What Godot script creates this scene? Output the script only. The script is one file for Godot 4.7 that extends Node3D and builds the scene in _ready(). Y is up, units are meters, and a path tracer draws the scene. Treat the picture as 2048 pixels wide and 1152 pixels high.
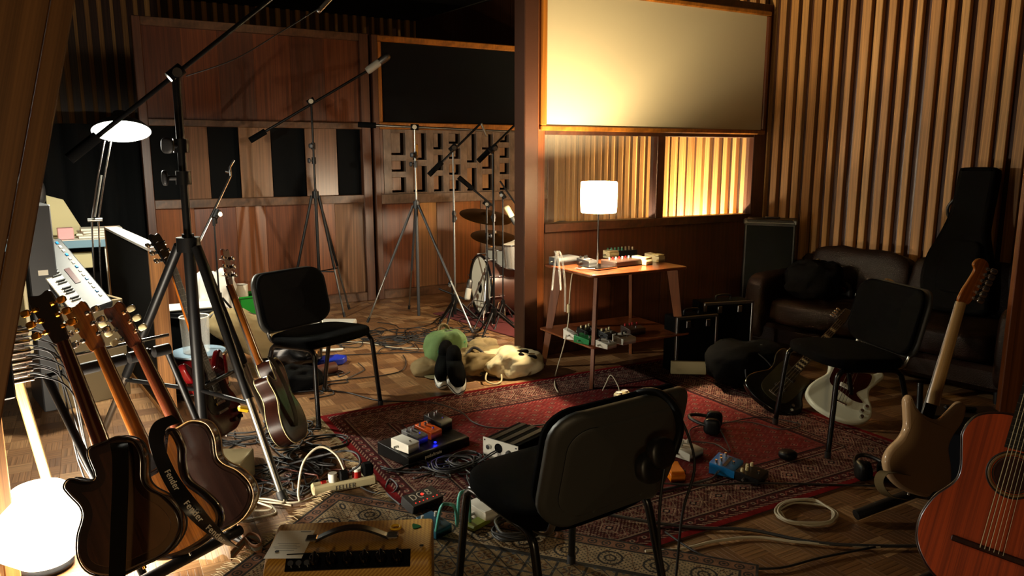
extends Node3D
# A recording studio at night: wooden acoustic partitions, slat walls, guitars, stands, pedals and cables.
# Room axes: x runs along the partitions, z towards the viewer, y up, metres.

var M := {}
var rng := RandomNumberGenerator.new()
var taken := {}


# ---------------------------------------------------------------- mesh builder
class B:
	var v := PackedVector3Array()
	var n := PackedVector3Array()
	var t := PackedVector2Array()
	var ix := PackedInt32Array()
	var x := Transform3D()

	func put(p: Vector3, m: Vector3, w := Vector2.ZERO) -> int:
		v.append(x * p)
		n.append((x.basis * m).normalized())
		t.append(w)
		return v.size() - 1

	func quad(a: Vector3, b: Vector3, c: Vector3, d: Vector3) -> void:
		var m := (b - a).cross(c - a)
		if m.length_squared() < 1e-14:
			m = (c - a).cross(d - a)
		m = m.normalized()
		var i := put(a, m, Vector2(0, 1))
		put(b, m, Vector2(1, 1))
		put(c, m, Vector2(1, 0))
		put(d, m, Vector2(0, 0))
		ix.append_array([i, i + 2, i + 1, i, i + 3, i + 2])

	func tri(a: Vector3, b: Vector3, c: Vector3) -> void:
		var m := (b - a).cross(c - a).normalized()
		var i := put(a, m)
		put(b, m)
		put(c, m)
		ix.append_array([i, i + 2, i + 1])

	# rows of points; wrap closes each row. Outside is on the side of (along the row) x (towards the next row).
	func grid(rows: Array, wrap := false) -> void:
		var h := rows.size()
		var w: int = rows[0].size()
		var base := v.size()
		for j in h:
			for i in w:
				var i0 := (i - 1 + w) % w if wrap else maxi(i - 1, 0)
				var i1 := (i + 1) % w if wrap else mini(i + 1, w - 1)
				var du: Vector3 = rows[j][i1] - rows[j][i0]
				var dv: Vector3 = rows[mini(j + 1, h - 1)][i] - rows[maxi(j - 1, 0)][i]
				var m := du.cross(dv)
				if m.length_squared() < 1e-16:
					var far: int = mini(j + 1, h - 1) if j == 0 else maxi(j - 1, 0)
					var mid := Vector3.ZERO
					for q in w:
						mid += rows[far][q]
					m = rows[j][i] - mid / w
				put(rows[j][i], m.normalized(), Vector2(float(i) / maxi(w - 1, 1), float(j) / maxi(h - 1, 1)))
		for j in h - 1:
			for i in (w if wrap else w - 1):
				var a := base + j * w + i
				var b := base + j * w + (i + 1) % w
				ix.append_array([a, b + w, b, a, a + w, b + w])

	func box(c: Vector3, s: Vector3, bev := 0.0) -> void:
		var h := s / 2.0
		if bev <= 0.0:
			for k in 3:
				for sg in [-1.0, 1.0]:
					var f: Array[Vector3] = []
					for q in [[-1, -1], [1, -1], [1, 1], [-1, 1]]:
						var p := Vector3.ZERO
						p[k] = h[k] * sg
						p[(k + 1) % 3] = h[(k + 1) % 3] * q[0]
						p[(k + 2) % 3] = h[(k + 2) % 3] * q[1]
						f.append(c + p)
					if sg > 0:
						quad(f[0], f[1], f[2], f[3])
					else:
						quad(f[1], f[0], f[3], f[2])
			return
		bev = minf(bev, minf(h.x, minf(h.y, h.z)) * 0.95)
		var i := h - Vector3.ONE * bev
		for k in 3:
			var a := (k + 1) % 3
			var b := (k + 2) % 3
			for sg in [-1.0, 1.0]:
				var f: Array[Vector3] = []
				for q in [[-1, -1], [1, -1], [1, 1], [-1, 1]]:
					var p := Vector3.ZERO
					p[k] = h[k] * sg
					p[a] = i[a] * q[0]
					p[b] = i[b] * q[1]
					f.append(c + p)
				if sg > 0:
					quad(f[0], f[1], f[2], f[3])
				else:
					quad(f[1], f[0], f[3], f[2])
				for s2 in [-1.0, 1.0]:
					# edge between faces k and a, running along b
					var p0 := Vector3.ZERO
					var p1 := Vector3.ZERO
					p0[k] = h[k] * sg
					p0[a] = i[a] * s2
					p1[k] = i[k] * sg
					p1[a] = h[a] * s2
					var e := Vector3.ZERO
					e[b] = i[b]
					if sg * s2 > 0:
						quad(c + p0 - e, c + p1 - e, c + p1 + e, c + p0 + e)
					else:
						quad(c + p1 - e, c + p0 - e, c + p0 + e, c + p1 + e)
		for sx in [-1.0, 1.0]:
			for sy in [-1.0, 1.0]:
				for sz in [-1.0, 1.0]:
					var pa := c + Vector3(h.x * sx, i.y * sy, i.z * sz)
					var pb := c + Vector3(i.x * sx, h.y * sy, i.z * sz)
					var pc := c + Vector3(i.x * sx, i.y * sy, h.z * sz)
					if sx * sy * sz > 0:
						tri(pa, pb, pc)
					else:
						tri(pa, pc, pb)

	func ring(c: Vector3, ax: Vector3, ay: Vector3, r: float, seg: int) -> Array:
		var o := []
		for i in seg:
			var a := TAU * i / seg
			o.append(c + (ax * cos(a) + ay * sin(a)) * r)
		return o

	func cap(loop: Array, flip := false) -> void:
		var mid := Vector3.ZERO
		for p in loop:
			mid += p
		mid /= loop.size()
		for i in loop.size():
			var a: Vector3 = loop[i]
			var b: Vector3 = loop[(i + 1) % loop.size()]
			if flip:
				tri(mid, b, a)
			else:
				tri(mid, a, b)

	func tube(pts: Array, r, seg := 8, caps := true) -> void:
		var rows := []
		var k := pts.size()
		var ref := Vector3.UP
		var d0: Vector3 = (pts[1] - pts[0]).normalized()
		if absf(d0.dot(ref)) > 0.95:
			ref = Vector3.RIGHT
		var ax := ref.cross(d0).normalized()
		for j in k:
			var d: Vector3 = (pts[mini(j + 1, k - 1)] - pts[maxi(j - 1, 0)]).normalized()
			ax = (ax - d * ax.dot(d))
			if ax.length_squared() < 1e-8:
				ax = d.cross(Vector3(0.3, 0.7, 0.2))
			ax = ax.normalized()
			var ay := d.cross(ax)
			rows.append(ring(pts[j], ax, ay, r if r is float else r[j], seg))
		grid(rows, true)
		if caps:
			cap(rows[0], true)
			cap(rows[k - 1])

	func cyl(a: Vector3, b: Vector3, r0: float, r1 := -1.0, seg := 14) -> void:
		tube([a, b], [r0, r0 if r1 < 0 else r1], seg)

	# profile of (radius, height) from the bottom up, turned about y
	func lathe(prof: Array, seg := 28, at := Vector3.ZERO) -> void:
		var rows := []
		for p in prof:
			rows.append(ring(at + Vector3(0, p.y, 0), Vector3(0, 0, 1), Vector3(1, 0, 0), maxf(p.x, 1e-5), seg))
		grid(rows, true)

	# hard edged lathe: every segment gets its own normals
	func turned(prof: Array, seg := 24, at := Vector3.ZERO) -> void:
		for i in prof.size() - 1:
			lathe([prof[i], prof[i + 1]], seg, at)

	# polygon in xy (counter clockwise), thickness d along z around z = 0, rounded rim
	func prism(poly: PackedVector2Array, d: float, bev := 0.0, steps := 3) -> void:
		var k := poly.size()
		if Geometry2D.is_polygon_clockwise(poly):
			poly = poly.duplicate()
			poly.reverse()
		var nor := PackedVector2Array()
		for i in k:
			var e := (poly[(i + 1) % k] - poly[(i - 1 + k) % k]).normalized()
			nor.append(Vector2(e.y, -e.x))
		var rows := []
		var lay := []
		if bev > 0.0:
			for s in steps + 1:
				var a := PI / 2 * s / steps
				lay.append([bev * (1.0 - sin(a)), d / 2 - bev * (1.0 - cos(a))])
			# lay runs from inset cap rim (a = 0) to full outline
			lay = []
			for s in steps + 1:
				var a := PI / 2 * (1.0 - float(s) / steps)
				lay.append([bev * (1.0 - cos(a)), -d / 2 + bev * (1.0 - sin(a))])
			for s in steps + 1:
				var a := PI / 2 * float(s) / steps
				lay.append([bev * (1.0 - cos(a)), d / 2 - bev * (1.0 - sin(a))])
		else:
			lay = [[0.0, -d / 2], [0.0, d / 2]]
		for l in lay:
			var row := []
			for i in k:
				var q: Vector2 = poly[i] - nor[i] * float(l[0])
				row.append(Vector3(q.x, q.y, l[1]))
			rows.append(row)
		if bev > 0.0:
			grid(rows, true)
		else:
			for i in k:
				quad(rows[0][i], rows[0][(i + 1) % k], rows[1][(i + 1) % k], rows[1][i])
		for side in 2:
			var row: Array = rows[rows.size() - 1] if side else rows[0]
			var tr := Geometry2D.triangulate_polygon(poly)
			var m := Vector3(0, 0, 1 if side else -1)
			var base := v.size()
			for q in row:
				put(q, m, Vector2(q.x, -q.y))
			for i in range(0, tr.size(), 3):
				var a := poly[tr[i]]
				var ccw := (poly[tr[i + 1]] - a).cross(poly[tr[i + 2]] - a) > 0
				if ccw == bool(side):
					ix.append_array([base + tr[i], base + tr[i + 2], base + tr[i + 1]])
				else:
					ix.append_array([base + tr[i], base + tr[i + 1], base + tr[i + 2]])

	# superellipsoid: e = 1 round, small e boxy; nz gives it folds
	func ell(c: Vector3, h: Vector3, e1 := 1.0, e2 := 1.0, nu := 24, nv := 14, nz: FastNoiseLite = null, amp := 0.0, floor_y := -1e9) -> void:
		var rows := []
		for j in nv + 1:
			var f := -PI / 2 + PI * j / nv
			var row := []
			for i in nu:
				var a := -TAU * i / nu
				var cf := pow(absf(cos(f)), e1) * signf(cos(f))
				var p := Vector3(h.x * cf * pow(absf(cos(a)), e2) * signf(cos(a)), h.y * pow(absf(sin(f)), e1) * signf(sin(f)), h.z * cf * pow(absf(sin(a)), e2) * signf(sin(a)))
				if nz:
					var w := p.normalized()
					p += w * amp * nz.get_noise_3dv(c * 1.7 + p)
				p += c
				p.y = maxf(p.y, floor_y)
				row.append(p)
			rows.append(row)
		grid(rows, true)

	func torus(c: Vector3, ax: Vector3, ay: Vector3, R: float, r: float, seg := 28, s2 := 8) -> void:
		var rows := []
		var az := ax.cross(ay).normalized()
		for j in seg + 1:
			var a := TAU * j / seg
			var d := ax * cos(a) + ay * sin(a)
			rows.append(ring(c + d * R, d, az, r, s2))
		grid(rows, true)

	func mesh() -> ArrayMesh:
		var a := []
		a.resize(Mesh.ARRAY_MAX)
		a[Mesh.ARRAY_VERTEX] = v
		a[Mesh.ARRAY_NORMAL] = n
		a[Mesh.ARRAY_TEX_UV] = t
		a[Mesh.ARRAY_INDEX] = ix
		var m := ArrayMesh.new()
		m.add_surface_from_arrays(Mesh.PRIMITIVE_TRIANGLES, a)
		return m


# ---------------------------------------------------------------- nodes
func numbered(called: String, parent: Node) -> String:
	var key := str(parent.get_instance_id()) + called
	var k: int = taken.get(key, 0)
	taken[key] = k + 1
	return called if k == 0 else "%s_%03d" % [called, k]


func thing(called: String, label: String, category: String, xf := Transform3D(), group := "") -> Node3D:
	var o := Node3D.new()
	o.name = numbered(called, self)
	o.transform = xf
	tag(o, label, category, group)
	add_child(o)
	return o


func tag(o: Node, label: String, category: String, group := "") -> void:
	o.set_meta("label", label)
	o.set_meta("category", category)
	if group:
		o.set_meta("group", group)


func part(parent: Node, called: String, b, m, xf := Transform3D()) -> MeshInstance3D:
	var o := MeshInstance3D.new()
	o.name = numbered(called, parent)
	o.mesh = b.mesh() if b is B else b
	o.material_override = M[m] if m is String else m
	o.transform = xf
	parent.add_child(o)
	return o


func one(called: String, label: String, category: String, b, m, xf := Transform3D(), group := "") -> MeshInstance3D:
	var o := part(self, called, b, m, xf)
	tag(o, label, category, group)
	return o


func struct(called: String, b, m, xf := Transform3D(), parent: Node = self) -> MeshInstance3D:
	var o := part(parent, called, b, m, xf)
	o.set_meta("kind", "structure")
	return o


func copy(src: Node3D, label: String, xf: Transform3D, group := "") -> Node3D:
	var o: Node3D = src.duplicate()
	o.name = numbered(String(src.name).rstrip("0123456789").trim_suffix("_"), self)
	o.transform = xf
	o.set_meta("label", label)
	if group:
		o.set_meta("group", group)
	add_child(o)
	return o


func bx(s: Vector3, bev := 0.0, c := Vector3.ZERO) -> B:
	var b := B.new()
	b.box(c, s, bev)
	return b


func rod(a: Vector3, b2: Vector3, r: float, r1 := -1.0, seg := 12) -> B:
	var b := B.new()
	b.cyl(a, b2, r, r1, seg)
	return b


func turn(at: Vector3, yaw := 0.0) -> Transform3D:
	return Transform3D(Basis(Vector3.UP, deg_to_rad(yaw)), at)


# frame with y along up, z as near front as it can be
func frame(at: Vector3, up: Vector3, front: Vector3) -> Transform3D:
	var y := up.normalized()
	var z := (front - y * front.dot(y)).normalized()
	return Transform3D(Basis(y.cross(z), y, z), at)


func curve(pts: Array, sub := 6, closed := false) -> Array:
	var o := []
	var k := pts.size()
	for i in (k if closed else k - 1):
		var a = pts[(i - 1 + k) % k] if closed else pts[maxi(i - 1, 0)]
		var b = pts[i]
		var c = pts[(i + 1) % k]
		var d = pts[(i + 2) % k] if closed else pts[mini(i + 2, k - 1)]
		for s in sub:
			var f := float(s) / sub
			o.append(0.5 * (2.0 * b + (c - a) * f + (2.0 * a - 5.0 * b + 4.0 * c - d) * f * f + (3.0 * b - a - 3.0 * c + d) * f * f * f))
	if not closed:
		o.append(pts[k - 1])
	return o


func outline(pts: Array, sub := 6) -> PackedVector2Array:
	return PackedVector2Array(curve(pts, sub, true))


func rrect(w: float, h: float, r: float, sub := 5) -> PackedVector2Array:
	var o := PackedVector2Array()
	for k in 4:
		var c := Vector2(w / 2 - r, h / 2 - r) * Vector2([1, -1, -1, 1][k], [1, 1, -1, -1][k])
		for s in sub + 1:
			var a := PI / 2 * (k + float(s) / sub)
			o.append(c + Vector2(cos(a), sin(a)) * r)
	return o


func words(parent: Node, called: String, text: String, size: float, m, xf: Transform3D, bold := false) -> MeshInstance3D:
	var f := SystemFont.new()
	f.font_names = PackedStringArray(["Droid Sans"])
	if bold:
		f.font_weight = 700
	var t := TextMesh.new()
	t.font = f
	t.text = text
	t.font_size = 64
	t.pixel_size = size / 64.0
	t.depth = 0.0006
	return part(parent, called, t, m, xf)

# ---------------------------------------------------------------- materials
func noise(seed_: int, freq: float, oct := 4) -> FastNoiseLite:
	var f := FastNoiseLite.new()
	f.seed = seed_
	f.noise_type = FastNoiseLite.TYPE_SIMPLEX_SMOOTH
	f.frequency = freq
	f.fractal_octaves = oct
	return f


func mat(called: String, c: Color, rough := 0.5, metal := 0.0, spec := 0.5) -> StandardMaterial3D:
	var m := StandardMaterial3D.new()
	m.albedo_color = c
	m.roughness = rough
	m.metallic = metal
	m.metallic_specular = spec
	M[called] = m
	return m


func picture(w: int, h: int, f: Callable) -> ImageTexture:
	var im := Image.create(w, h, false, Image.FORMAT_RGB8)
	for y in h:
		for x in w:
			im.set_pixel(x, y, f.call(x, y))
	im.generate_mipmaps()
	return ImageTexture.create_from_image(im)


# a tiling sheet of wood figure: streaks along v, between two tones
var wood_sheet: ImageTexture
var speck_sheet: ImageTexture
var leather_normal: ImageTexture


func wood(called: String, c: Color, rough := 0.5, along := "y", fine := 6.0, clear := 0.0) -> StandardMaterial3D:
	var m := mat(called, c, rough)
	m.albedo_texture = wood_sheet
	m.uv1_triplanar = true
	var s := Vector3(fine, fine, fine)
	if along == "y":
		s.y = fine * 0.12
	elif along == "x":
		s.x = fine * 0.12
	else:
		s.z = fine * 0.12
	m.uv1_scale = s
	if clear > 0.0:
		m.clearcoat_enabled = true
		m.clearcoat = clear
		m.clearcoat_roughness = 0.12
	return m


func cloth(called: String, c: Color, rough := 0.95, scale := 40.0) -> StandardMaterial3D:
	var m := mat(called, c, rough, 0.0, 0.2)
	m.albedo_texture = speck_sheet
	m.uv1_triplanar = true
	m.uv1_scale = Vector3.ONE * scale
	return m


func make_materials() -> void:
	var na := noise(3, 0.035, 4)
	var nb := noise(9, 0.11, 3)
	wood_sheet = picture(256, 256, func(x, y):
		# seamless: blend with the sheet shifted by a whole tile
		var fy := float(y) / 256.0
		var k := 0.0
		for q in 2:
			var w := fy if q else 1.0 - fy
			k += w * (na.get_noise_2d(x + sin((y + q * -256) * 0.03) * 5.0, (y - q * 256) * 0.12) * 0.75 + nb.get_noise_2d(x * 2.2, (y - q * 256) * 0.06) * 0.4)
		var l := clampf(0.86 + k * 0.42, 0.45, 1.0)
		return Color(l, l * (0.955 + l * 0.045), l * (0.9 + l * 0.1)))
	var nc := noise(21, 0.2, 2)
	speck_sheet = picture(128, 128, func(x, y):
		var l := clampf(0.88 + nc.get_noise_2d(x, y) * 0.25 + (0.05 if (x + y) % 2 else -0.05), 0.5, 1.0)
		return Color(l, l, l))
	var im := Image.create(128, 128, false, Image.FORMAT_RGB8)
	var nl := noise(5, 0.12, 3)
	for y in 128:
		for x in 128:
			var l := 0.5 + nl.get_noise_2d(x, y) * 0.5
			im.set_pixel(x, y, Color(l, l, l))
	im.bump_map_to_normal_map(3.0)
	im.generate_mipmaps()
	leather_normal = ImageTexture.create_from_image(im)

	wood("slat", Color(0.78, 0.56, 0.29), 0.6)
	wood("slat_b", Color(0.73, 0.52, 0.27), 0.6)
	wood("slat_c", Color(0.82, 0.61, 0.34), 0.6)
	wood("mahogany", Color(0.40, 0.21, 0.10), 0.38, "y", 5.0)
	wood("mahogany_b", Color(0.47, 0.26, 0.12), 0.36, "y", 4.0)
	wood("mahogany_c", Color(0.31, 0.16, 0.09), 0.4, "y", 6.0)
	wood("mahogany_x", Color(0.30, 0.17, 0.10), 0.45, "x", 5.0)
	wood("veneer", Color(0.42, 0.29, 0.20), 0.32, "y", 3.0)
	wood("veneer_b", Color(0.46, 0.33, 0.23), 0.3, "y", 3.4)
	wood("frame_wood", Color(0.33, 0.20, 0.13), 0.42, "y", 5.0)
	wood("frame_wood_x", Color(0.36, 0.25, 0.17), 0.42, "x", 5.0)
	wood("grey_wood", Color(0.42, 0.35, 0.29), 0.45, "x", 4.0)
	wood("golden_wood", Color(0.62, 0.38, 0.12), 0.4, "x", 5.0)
	wood("golden_wood_y", Color(0.62, 0.38, 0.12), 0.4, "y", 5.0)
	wood("pine", Color(0.62, 0.42, 0.22), 0.45, "y", 4.0)
	wood("board_ply", Color(0.50, 0.34, 0.18), 0.45, "y", 3.0)
	wood("table_wood", Color(0.45, 0.23, 0.11), 0.3, "x", 5.0, 0.3)
	wood("table_leg", Color(0.50, 0.28, 0.13), 0.4, "y", 6.0)
	mat("post_paint", Color(0.22, 0.13, 0.085), 0.5, 0.0, 0.3)
	cloth("black_felt", Color(0.055, 0.058, 0.06))
	cloth("board_cloth", Color(0.82, 0.77, 0.62), 0.9, 25.0)
	cloth("dark_cloth", Color(0.062, 0.068, 0.07), 0.95, 25.0)
	mat("ceiling_paint", Color(0.10, 0.085, 0.07), 0.95)
	wood("dark_wall", Color(0.22, 0.15, 0.10), 0.7)
	mat("black", Color(0.03, 0.03, 0.032), 0.45)
	mat("black_gloss", Color(0.025, 0.025, 0.028), 0.15)
	mat("black_satin", Color(0.04, 0.04, 0.042), 0.42, 0.0, 0.3)
	mat("black_rough", Color(0.035, 0.034, 0.034), 0.9, 0.0, 0.12)
	mat("rubber", Color(0.05, 0.05, 0.055), 0.55)
	mat("grey_rubber", Color(0.16, 0.16, 0.165), 0.6)
	mat("chrome", Color(0.80, 0.80, 0.80), 0.14, 1.0)
	mat("steel", Color(0.60, 0.60, 0.58), 0.3, 1.0)
	mat("dull_steel", Color(0.42, 0.42, 0.41), 0.45, 1.0)
	mat("gold", Color(0.90, 0.66, 0.28), 0.18, 1.0)
	mat("brass", Color(0.62, 0.45, 0.20), 0.34, 1.0)
	mat("silver_paint", Color(0.66, 0.65, 0.60), 0.4)
	mat("white", Color(0.85, 0.84, 0.79), 0.5)
	mat("cream", Color(0.80, 0.75, 0.58), 0.45)
	mat("ivory", Color(0.88, 0.82, 0.62), 0.35)
	mat("paper", Color(0.86, 0.83, 0.76), 0.85)
	mat("card", Color(0.72, 0.68, 0.52), 0.85)
	mat("grey", Color(0.32, 0.32, 0.32), 0.5)
	mat("dark_grey", Color(0.14, 0.14, 0.145), 0.5)
	mat("white_cable", Color(0.72, 0.68, 0.58), 0.5)
	mat("red", Color(0.60, 0.07, 0.05), 0.4)
	mat("orange", Color(0.80, 0.32, 0.06), 0.35)
	mat("yellow", Color(0.85, 0.66, 0.08), 0.45)
	mat("green", Color(0.05, 0.42, 0.10), 0.4)
	mat("pedal_green", Color(0.08, 0.42, 0.22), 0.35)
	mat("teal", Color(0.05, 0.28, 0.36), 0.35)
	mat("mint", Color(0.30, 0.62, 0.58), 0.5)
	mat("blue", Color(0.04, 0.16, 0.62), 0.4)
	mat("azure", Color(0.05, 0.38, 0.62), 0.3)
	mat("glowing_blue", Color(0.1, 0.15, 0.9), 0.4)
	M["glowing_blue"].emission_enabled = true
	M["glowing_blue"].emission = Color(0.08, 0.12, 1.0)
	M["glowing_blue"].emission_energy_multiplier = 3.0
	mat("glowing_red", Color(0.9, 0.2, 0.15), 0.4)
	M["glowing_red"].emission_enabled = true
	M["glowing_red"].emission = Color(1.0, 0.18, 0.12)
	M["glowing_red"].emission_energy_multiplier = 2.0
	var gl := mat("glass", Color(0.9, 0.85, 0.75, 0.10), 0.03)
	gl.transparency = BaseMaterial3D.TRANSPARENCY_ALPHA
	var gc := mat("clear_plastic", Color(0.95, 0.95, 0.92, 0.22), 0.08)
	gc.transparency = BaseMaterial3D.TRANSPARENCY_ALPHA
	var le := mat("leather", Color(0.10, 0.055, 0.036), 0.45, 0.0, 0.22)
	le.normal_enabled = true
	le.normal_texture = leather_normal
	le.normal_scale = 0.6
	le.uv1_triplanar = true
	le.uv1_scale = Vector3.ONE * 7.0
	var vi := mat("vinyl", Color(0.06, 0.058, 0.055), 0.42)
	vi.normal_enabled = true
	vi.normal_texture = leather_normal
	vi.normal_scale = 0.5
	vi.uv1_triplanar = true
	vi.uv1_scale = Vector3.ONE * 14.0
	cloth("chair_fabric", Color(0.035, 0.035, 0.036), 0.95, 60.0)
	M["chair_fabric"].metallic_specular = 0.1
	mat("trunk_tan", Color(0.42, 0.36, 0.25), 0.8)
	mat("red_dark", Color(0.20, 0.04, 0.05), 0.3)
	mat("pale_blue", Color(0.40, 0.52, 0.58), 0.5)
	mat("pink_print", Color(0.80, 0.58, 0.58), 0.6)
	mat("gobo_paint", Color(0.78, 0.77, 0.74), 0.6)
	mat("foam", Color(0.06, 0.06, 0.062), 0.5)
	mat("azure_grey", Color(0.42, 0.50, 0.56), 0.5)
	mat("bag_white", Color(0.85, 0.84, 0.80), 0.45)
	cloth("canvas", Color(0.55, 0.48, 0.34), 0.9, 30.0)
	mat("dark_brown", Color(0.10, 0.065, 0.045), 0.6)
	mat("brown_leather", Color(0.27, 0.12, 0.075), 0.45)
	mat("module_brown", Color(0.20, 0.13, 0.10), 0.45)
	mat("lime", Color(0.42, 0.46, 0.06), 0.5)
	mat("amber", Color(0.82, 0.44, 0.04), 0.35)
	mat("blue_grey", Color(0.15, 0.19, 0.24), 0.7)
	mat("woven", Color(0.46, 0.31, 0.20), 0.9)
	mat("woven_grey", Color(0.40, 0.39, 0.35), 0.9)

# ---------------------------------------------------------------- view, air and light
func _ready() -> void:
	rng.seed = 20240611
	var cam := Camera3D.new()
	cam.name = "camera"
	cam.position = Vector3(0, 1.5, 0)
	cam.rotation_degrees = Vector3(-10.056, -29.2, 0)
	cam.fov = rad_to_deg(2.0 * atan(576.0 / 1500.0))
	cam.near = 0.05
	add_child(cam)
	var env := Environment.new()
	env.background_mode = Environment.BG_COLOR
	env.background_color = Color(0, 0, 0)
	env.tonemap_mode = Environment.TONE_MAPPER_LINEAR
	env.tonemap_exposure = 1.0
	env.sdfgi_enabled = true
	env.ssao_enabled = true
	env.ssil_enabled = true
	var we := WorldEnvironment.new()
	we.name = "environment"
	we.environment = env
	add_child(we)
	make_materials()
	build_room()
	build_partitions()
	build_lamps()
	build_rugs()
	build_furniture()
	build_guitars()
	build_stands()
	build_drums()
	build_left()
	build_pedals()
	build_bags()
	build_right()
	build_cables()


func bulb_light(parent: Node, at: Vector3, c: Color, energy: float, size: float) -> void:
	var l := OmniLight3D.new()
	l.name = "bulb_light"
	l.position = at
	l.light_color = c
	l.light_energy = energy
	l.light_size = size
	l.omni_range = 14.0
	l.omni_attenuation = 2.0
	l.shadow_enabled = true
	parent.add_child(l)


func glow(called: String, c: Color, e: float) -> void:
	var m := mat(called, c, 0.5)
	m.emission_enabled = true
	m.emission = c
	m.emission_energy_multiplier = e


func build_lamps() -> void:
	glow("warm_bulb_glow", Color(1.0, 0.88, 0.68), 6.0)
	glow("cool_bulb_glow", Color(0.96, 1.0, 0.92), 6.0)
	glow("opal_glow", Color(1.0, 0.95, 0.86), 3.0)
	var sh := mat("lamp_shade", Color(0.98, 0.95, 0.88), 0.9)
	sh.backlight_enabled = true
	sh.backlight = Color(1.0, 0.97, 0.91)
	# table lamp on the side table
	var t := thing("table_lamp", "slim table lamp with glowing white drum shade on wooden side table", "lamp", Transform3D(Basis(), Vector3(2.935, 0.752, -4.074)))
	part(t, "base", bx(Vector3(0.19, 0.014, 0.19), 0.004, Vector3(0, 0.008, 0)), "chrome", turn(Vector3.ZERO, 10))
	part(t, "stem", rod(Vector3(0, 0.015, 0), Vector3(0, 0.43, 0), 0.006), "chrome")
	var b := B.new()
	b.lathe([Vector2(0.113, 0.372), Vector2(0.118, 0.38), Vector2(0.121, 0.47), Vector2(0.120, 0.565), Vector2(0.115, 0.575)], 40)
	part(t, "lamp_shade", b, "lamp_shade")
	b = B.new()
	b.lathe([Vector2(0.0, 0.43), Vector2(0.014, 0.432), Vector2(0.018, 0.483), Vector2(0.03, 0.508), Vector2(0.03, 0.528), Vector2(0.018, 0.551), Vector2(0.0, 0.556)], 16)
	part(t, "bulb", b, "warm_bulb_glow")
	bulb_light(t, Vector3(0, 0.518, 0), Color(1.0, 0.89, 0.71), 6.4, 0.03)
	# reflector lamp on the floor behind the window partition, turned up at the slats
	t = thing("reflector_lamp", "small reflector lamp washing the slats behind the partition window", "lamp", Transform3D(Basis(), wallspot(-0.60, 0.26)))
	b = B.new()
	b.lathe([Vector2(0, 0), Vector2(0.08, 0), Vector2(0.08, 0.012), Vector2(0.01, 0.02), Vector2(0.01, 0.50), Vector2(0, 0.50)], 20)
	part(t, "stand", b, "black_satin")
	var aim := (wallspot(-0.60, 0.02, 1.05) - wallspot(-0.60, 0.26, 0.58)).normalized()
	var rx := frame(Vector3(0, 0.50, 0), aim, Vector3(0.1, 0, 1))
	b = B.new()
	b.x = rx
	b.lathe([Vector2(0.001, -0.02), Vector2(0.03, 0.0), Vector2(0.055, 0.05), Vector2(0.07, 0.10)], 24)
	b.lathe([Vector2(0.068, 0.10), Vector2(0.053, 0.05), Vector2(0.028, 0.002), Vector2(0.001, -0.018)], 24)
	part(t, "reflector", b, "steel")
	b = B.new()
	b.x = rx
	b.ell(Vector3(0, 0.055, 0), Vector3(0.028, 0.032, 0.028))
	part(t, "bulb", b, "warm_bulb_glow")
	bulb_light(t, rx * Vector3(0, 0.055, 0), Color(1.0, 0.88, 0.68), 18.0, 0.025)
	# low lamp behind the partition's lower panel; it throws the cymbals' shadows on the far partition
	t = thing("low_lamp", "low bulb lamp with an added hood on the floor behind the window partition", "lamp", Transform3D(Basis(), Vector3(3.25, 0, -5.0)))
	b = B.new()
	b.lathe([Vector2(0, 0), Vector2(0.10, 0), Vector2(0.10, 0.014), Vector2(0.012, 0.022), Vector2(0.012, 0.80), Vector2(0.022, 0.81), Vector2(0.022, 0.86), Vector2(0, 0.86)], 20)
	part(t, "stand", b, "black_satin")
	b = B.new()
	b.ell(Vector3(0, 0.895, 0), Vector3(0.035, 0.045, 0.035))
	part(t, "bulb", b, "warm_bulb_glow")
	b = B.new()
	b.lathe([Vector2(0.115, 0.94), Vector2(0.09, 0.965), Vector2(0.03, 0.985), Vector2(0.0, 0.987)], 28)
	b.lathe([Vector2(0.0, 0.983), Vector2(0.03, 0.981), Vector2(0.088, 0.961), Vector2(0.113, 0.938)], 28)
	part(t, "added_hood", b, "dark_grey")  # hood added to keep the bulb's light off the upper walls
	bulb_light(t, Vector3(0, 0.895, 0), Color(1.0, 0.91, 0.77), 3.4, 0.035)
	# opal lamp on the floor by the guitars
	t = thing("floor_lamp", "blazing white opal glass lamp on the floor behind the guitar rack", "lamp", Transform3D(Basis(), Vector3(-0.255, 0, -3.06)))
	b = B.new()
	b.lathe([Vector2(0, 0), Vector2(0.085, 0), Vector2(0.09, 0.02), Vector2(0.06, 0.035), Vector2(0, 0.035)], 24)
	part(t, "base", b, "black_satin")
	b = B.new()
	b.lathe([Vector2(0.0, 0.03), Vector2(0.09, 0.035), Vector2(0.16, 0.10), Vector2(0.178, 0.18), Vector2(0.15, 0.26), Vector2(0.085, 0.315), Vector2(0.0, 0.325)], 32)
	part(t, "opal_glass_bulb", b, "opal_glow")
	bulb_light(t, Vector3(0, 0.18, 0), Color(1.0, 0.95, 0.86), 5.0, 0.16)

# ---------------------------------------------------------------- room
const WALL_DIR := Vector3(0.153, 0, 0.988)
const WALL_AT := Vector3(5.15, 0, -4.7)


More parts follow.
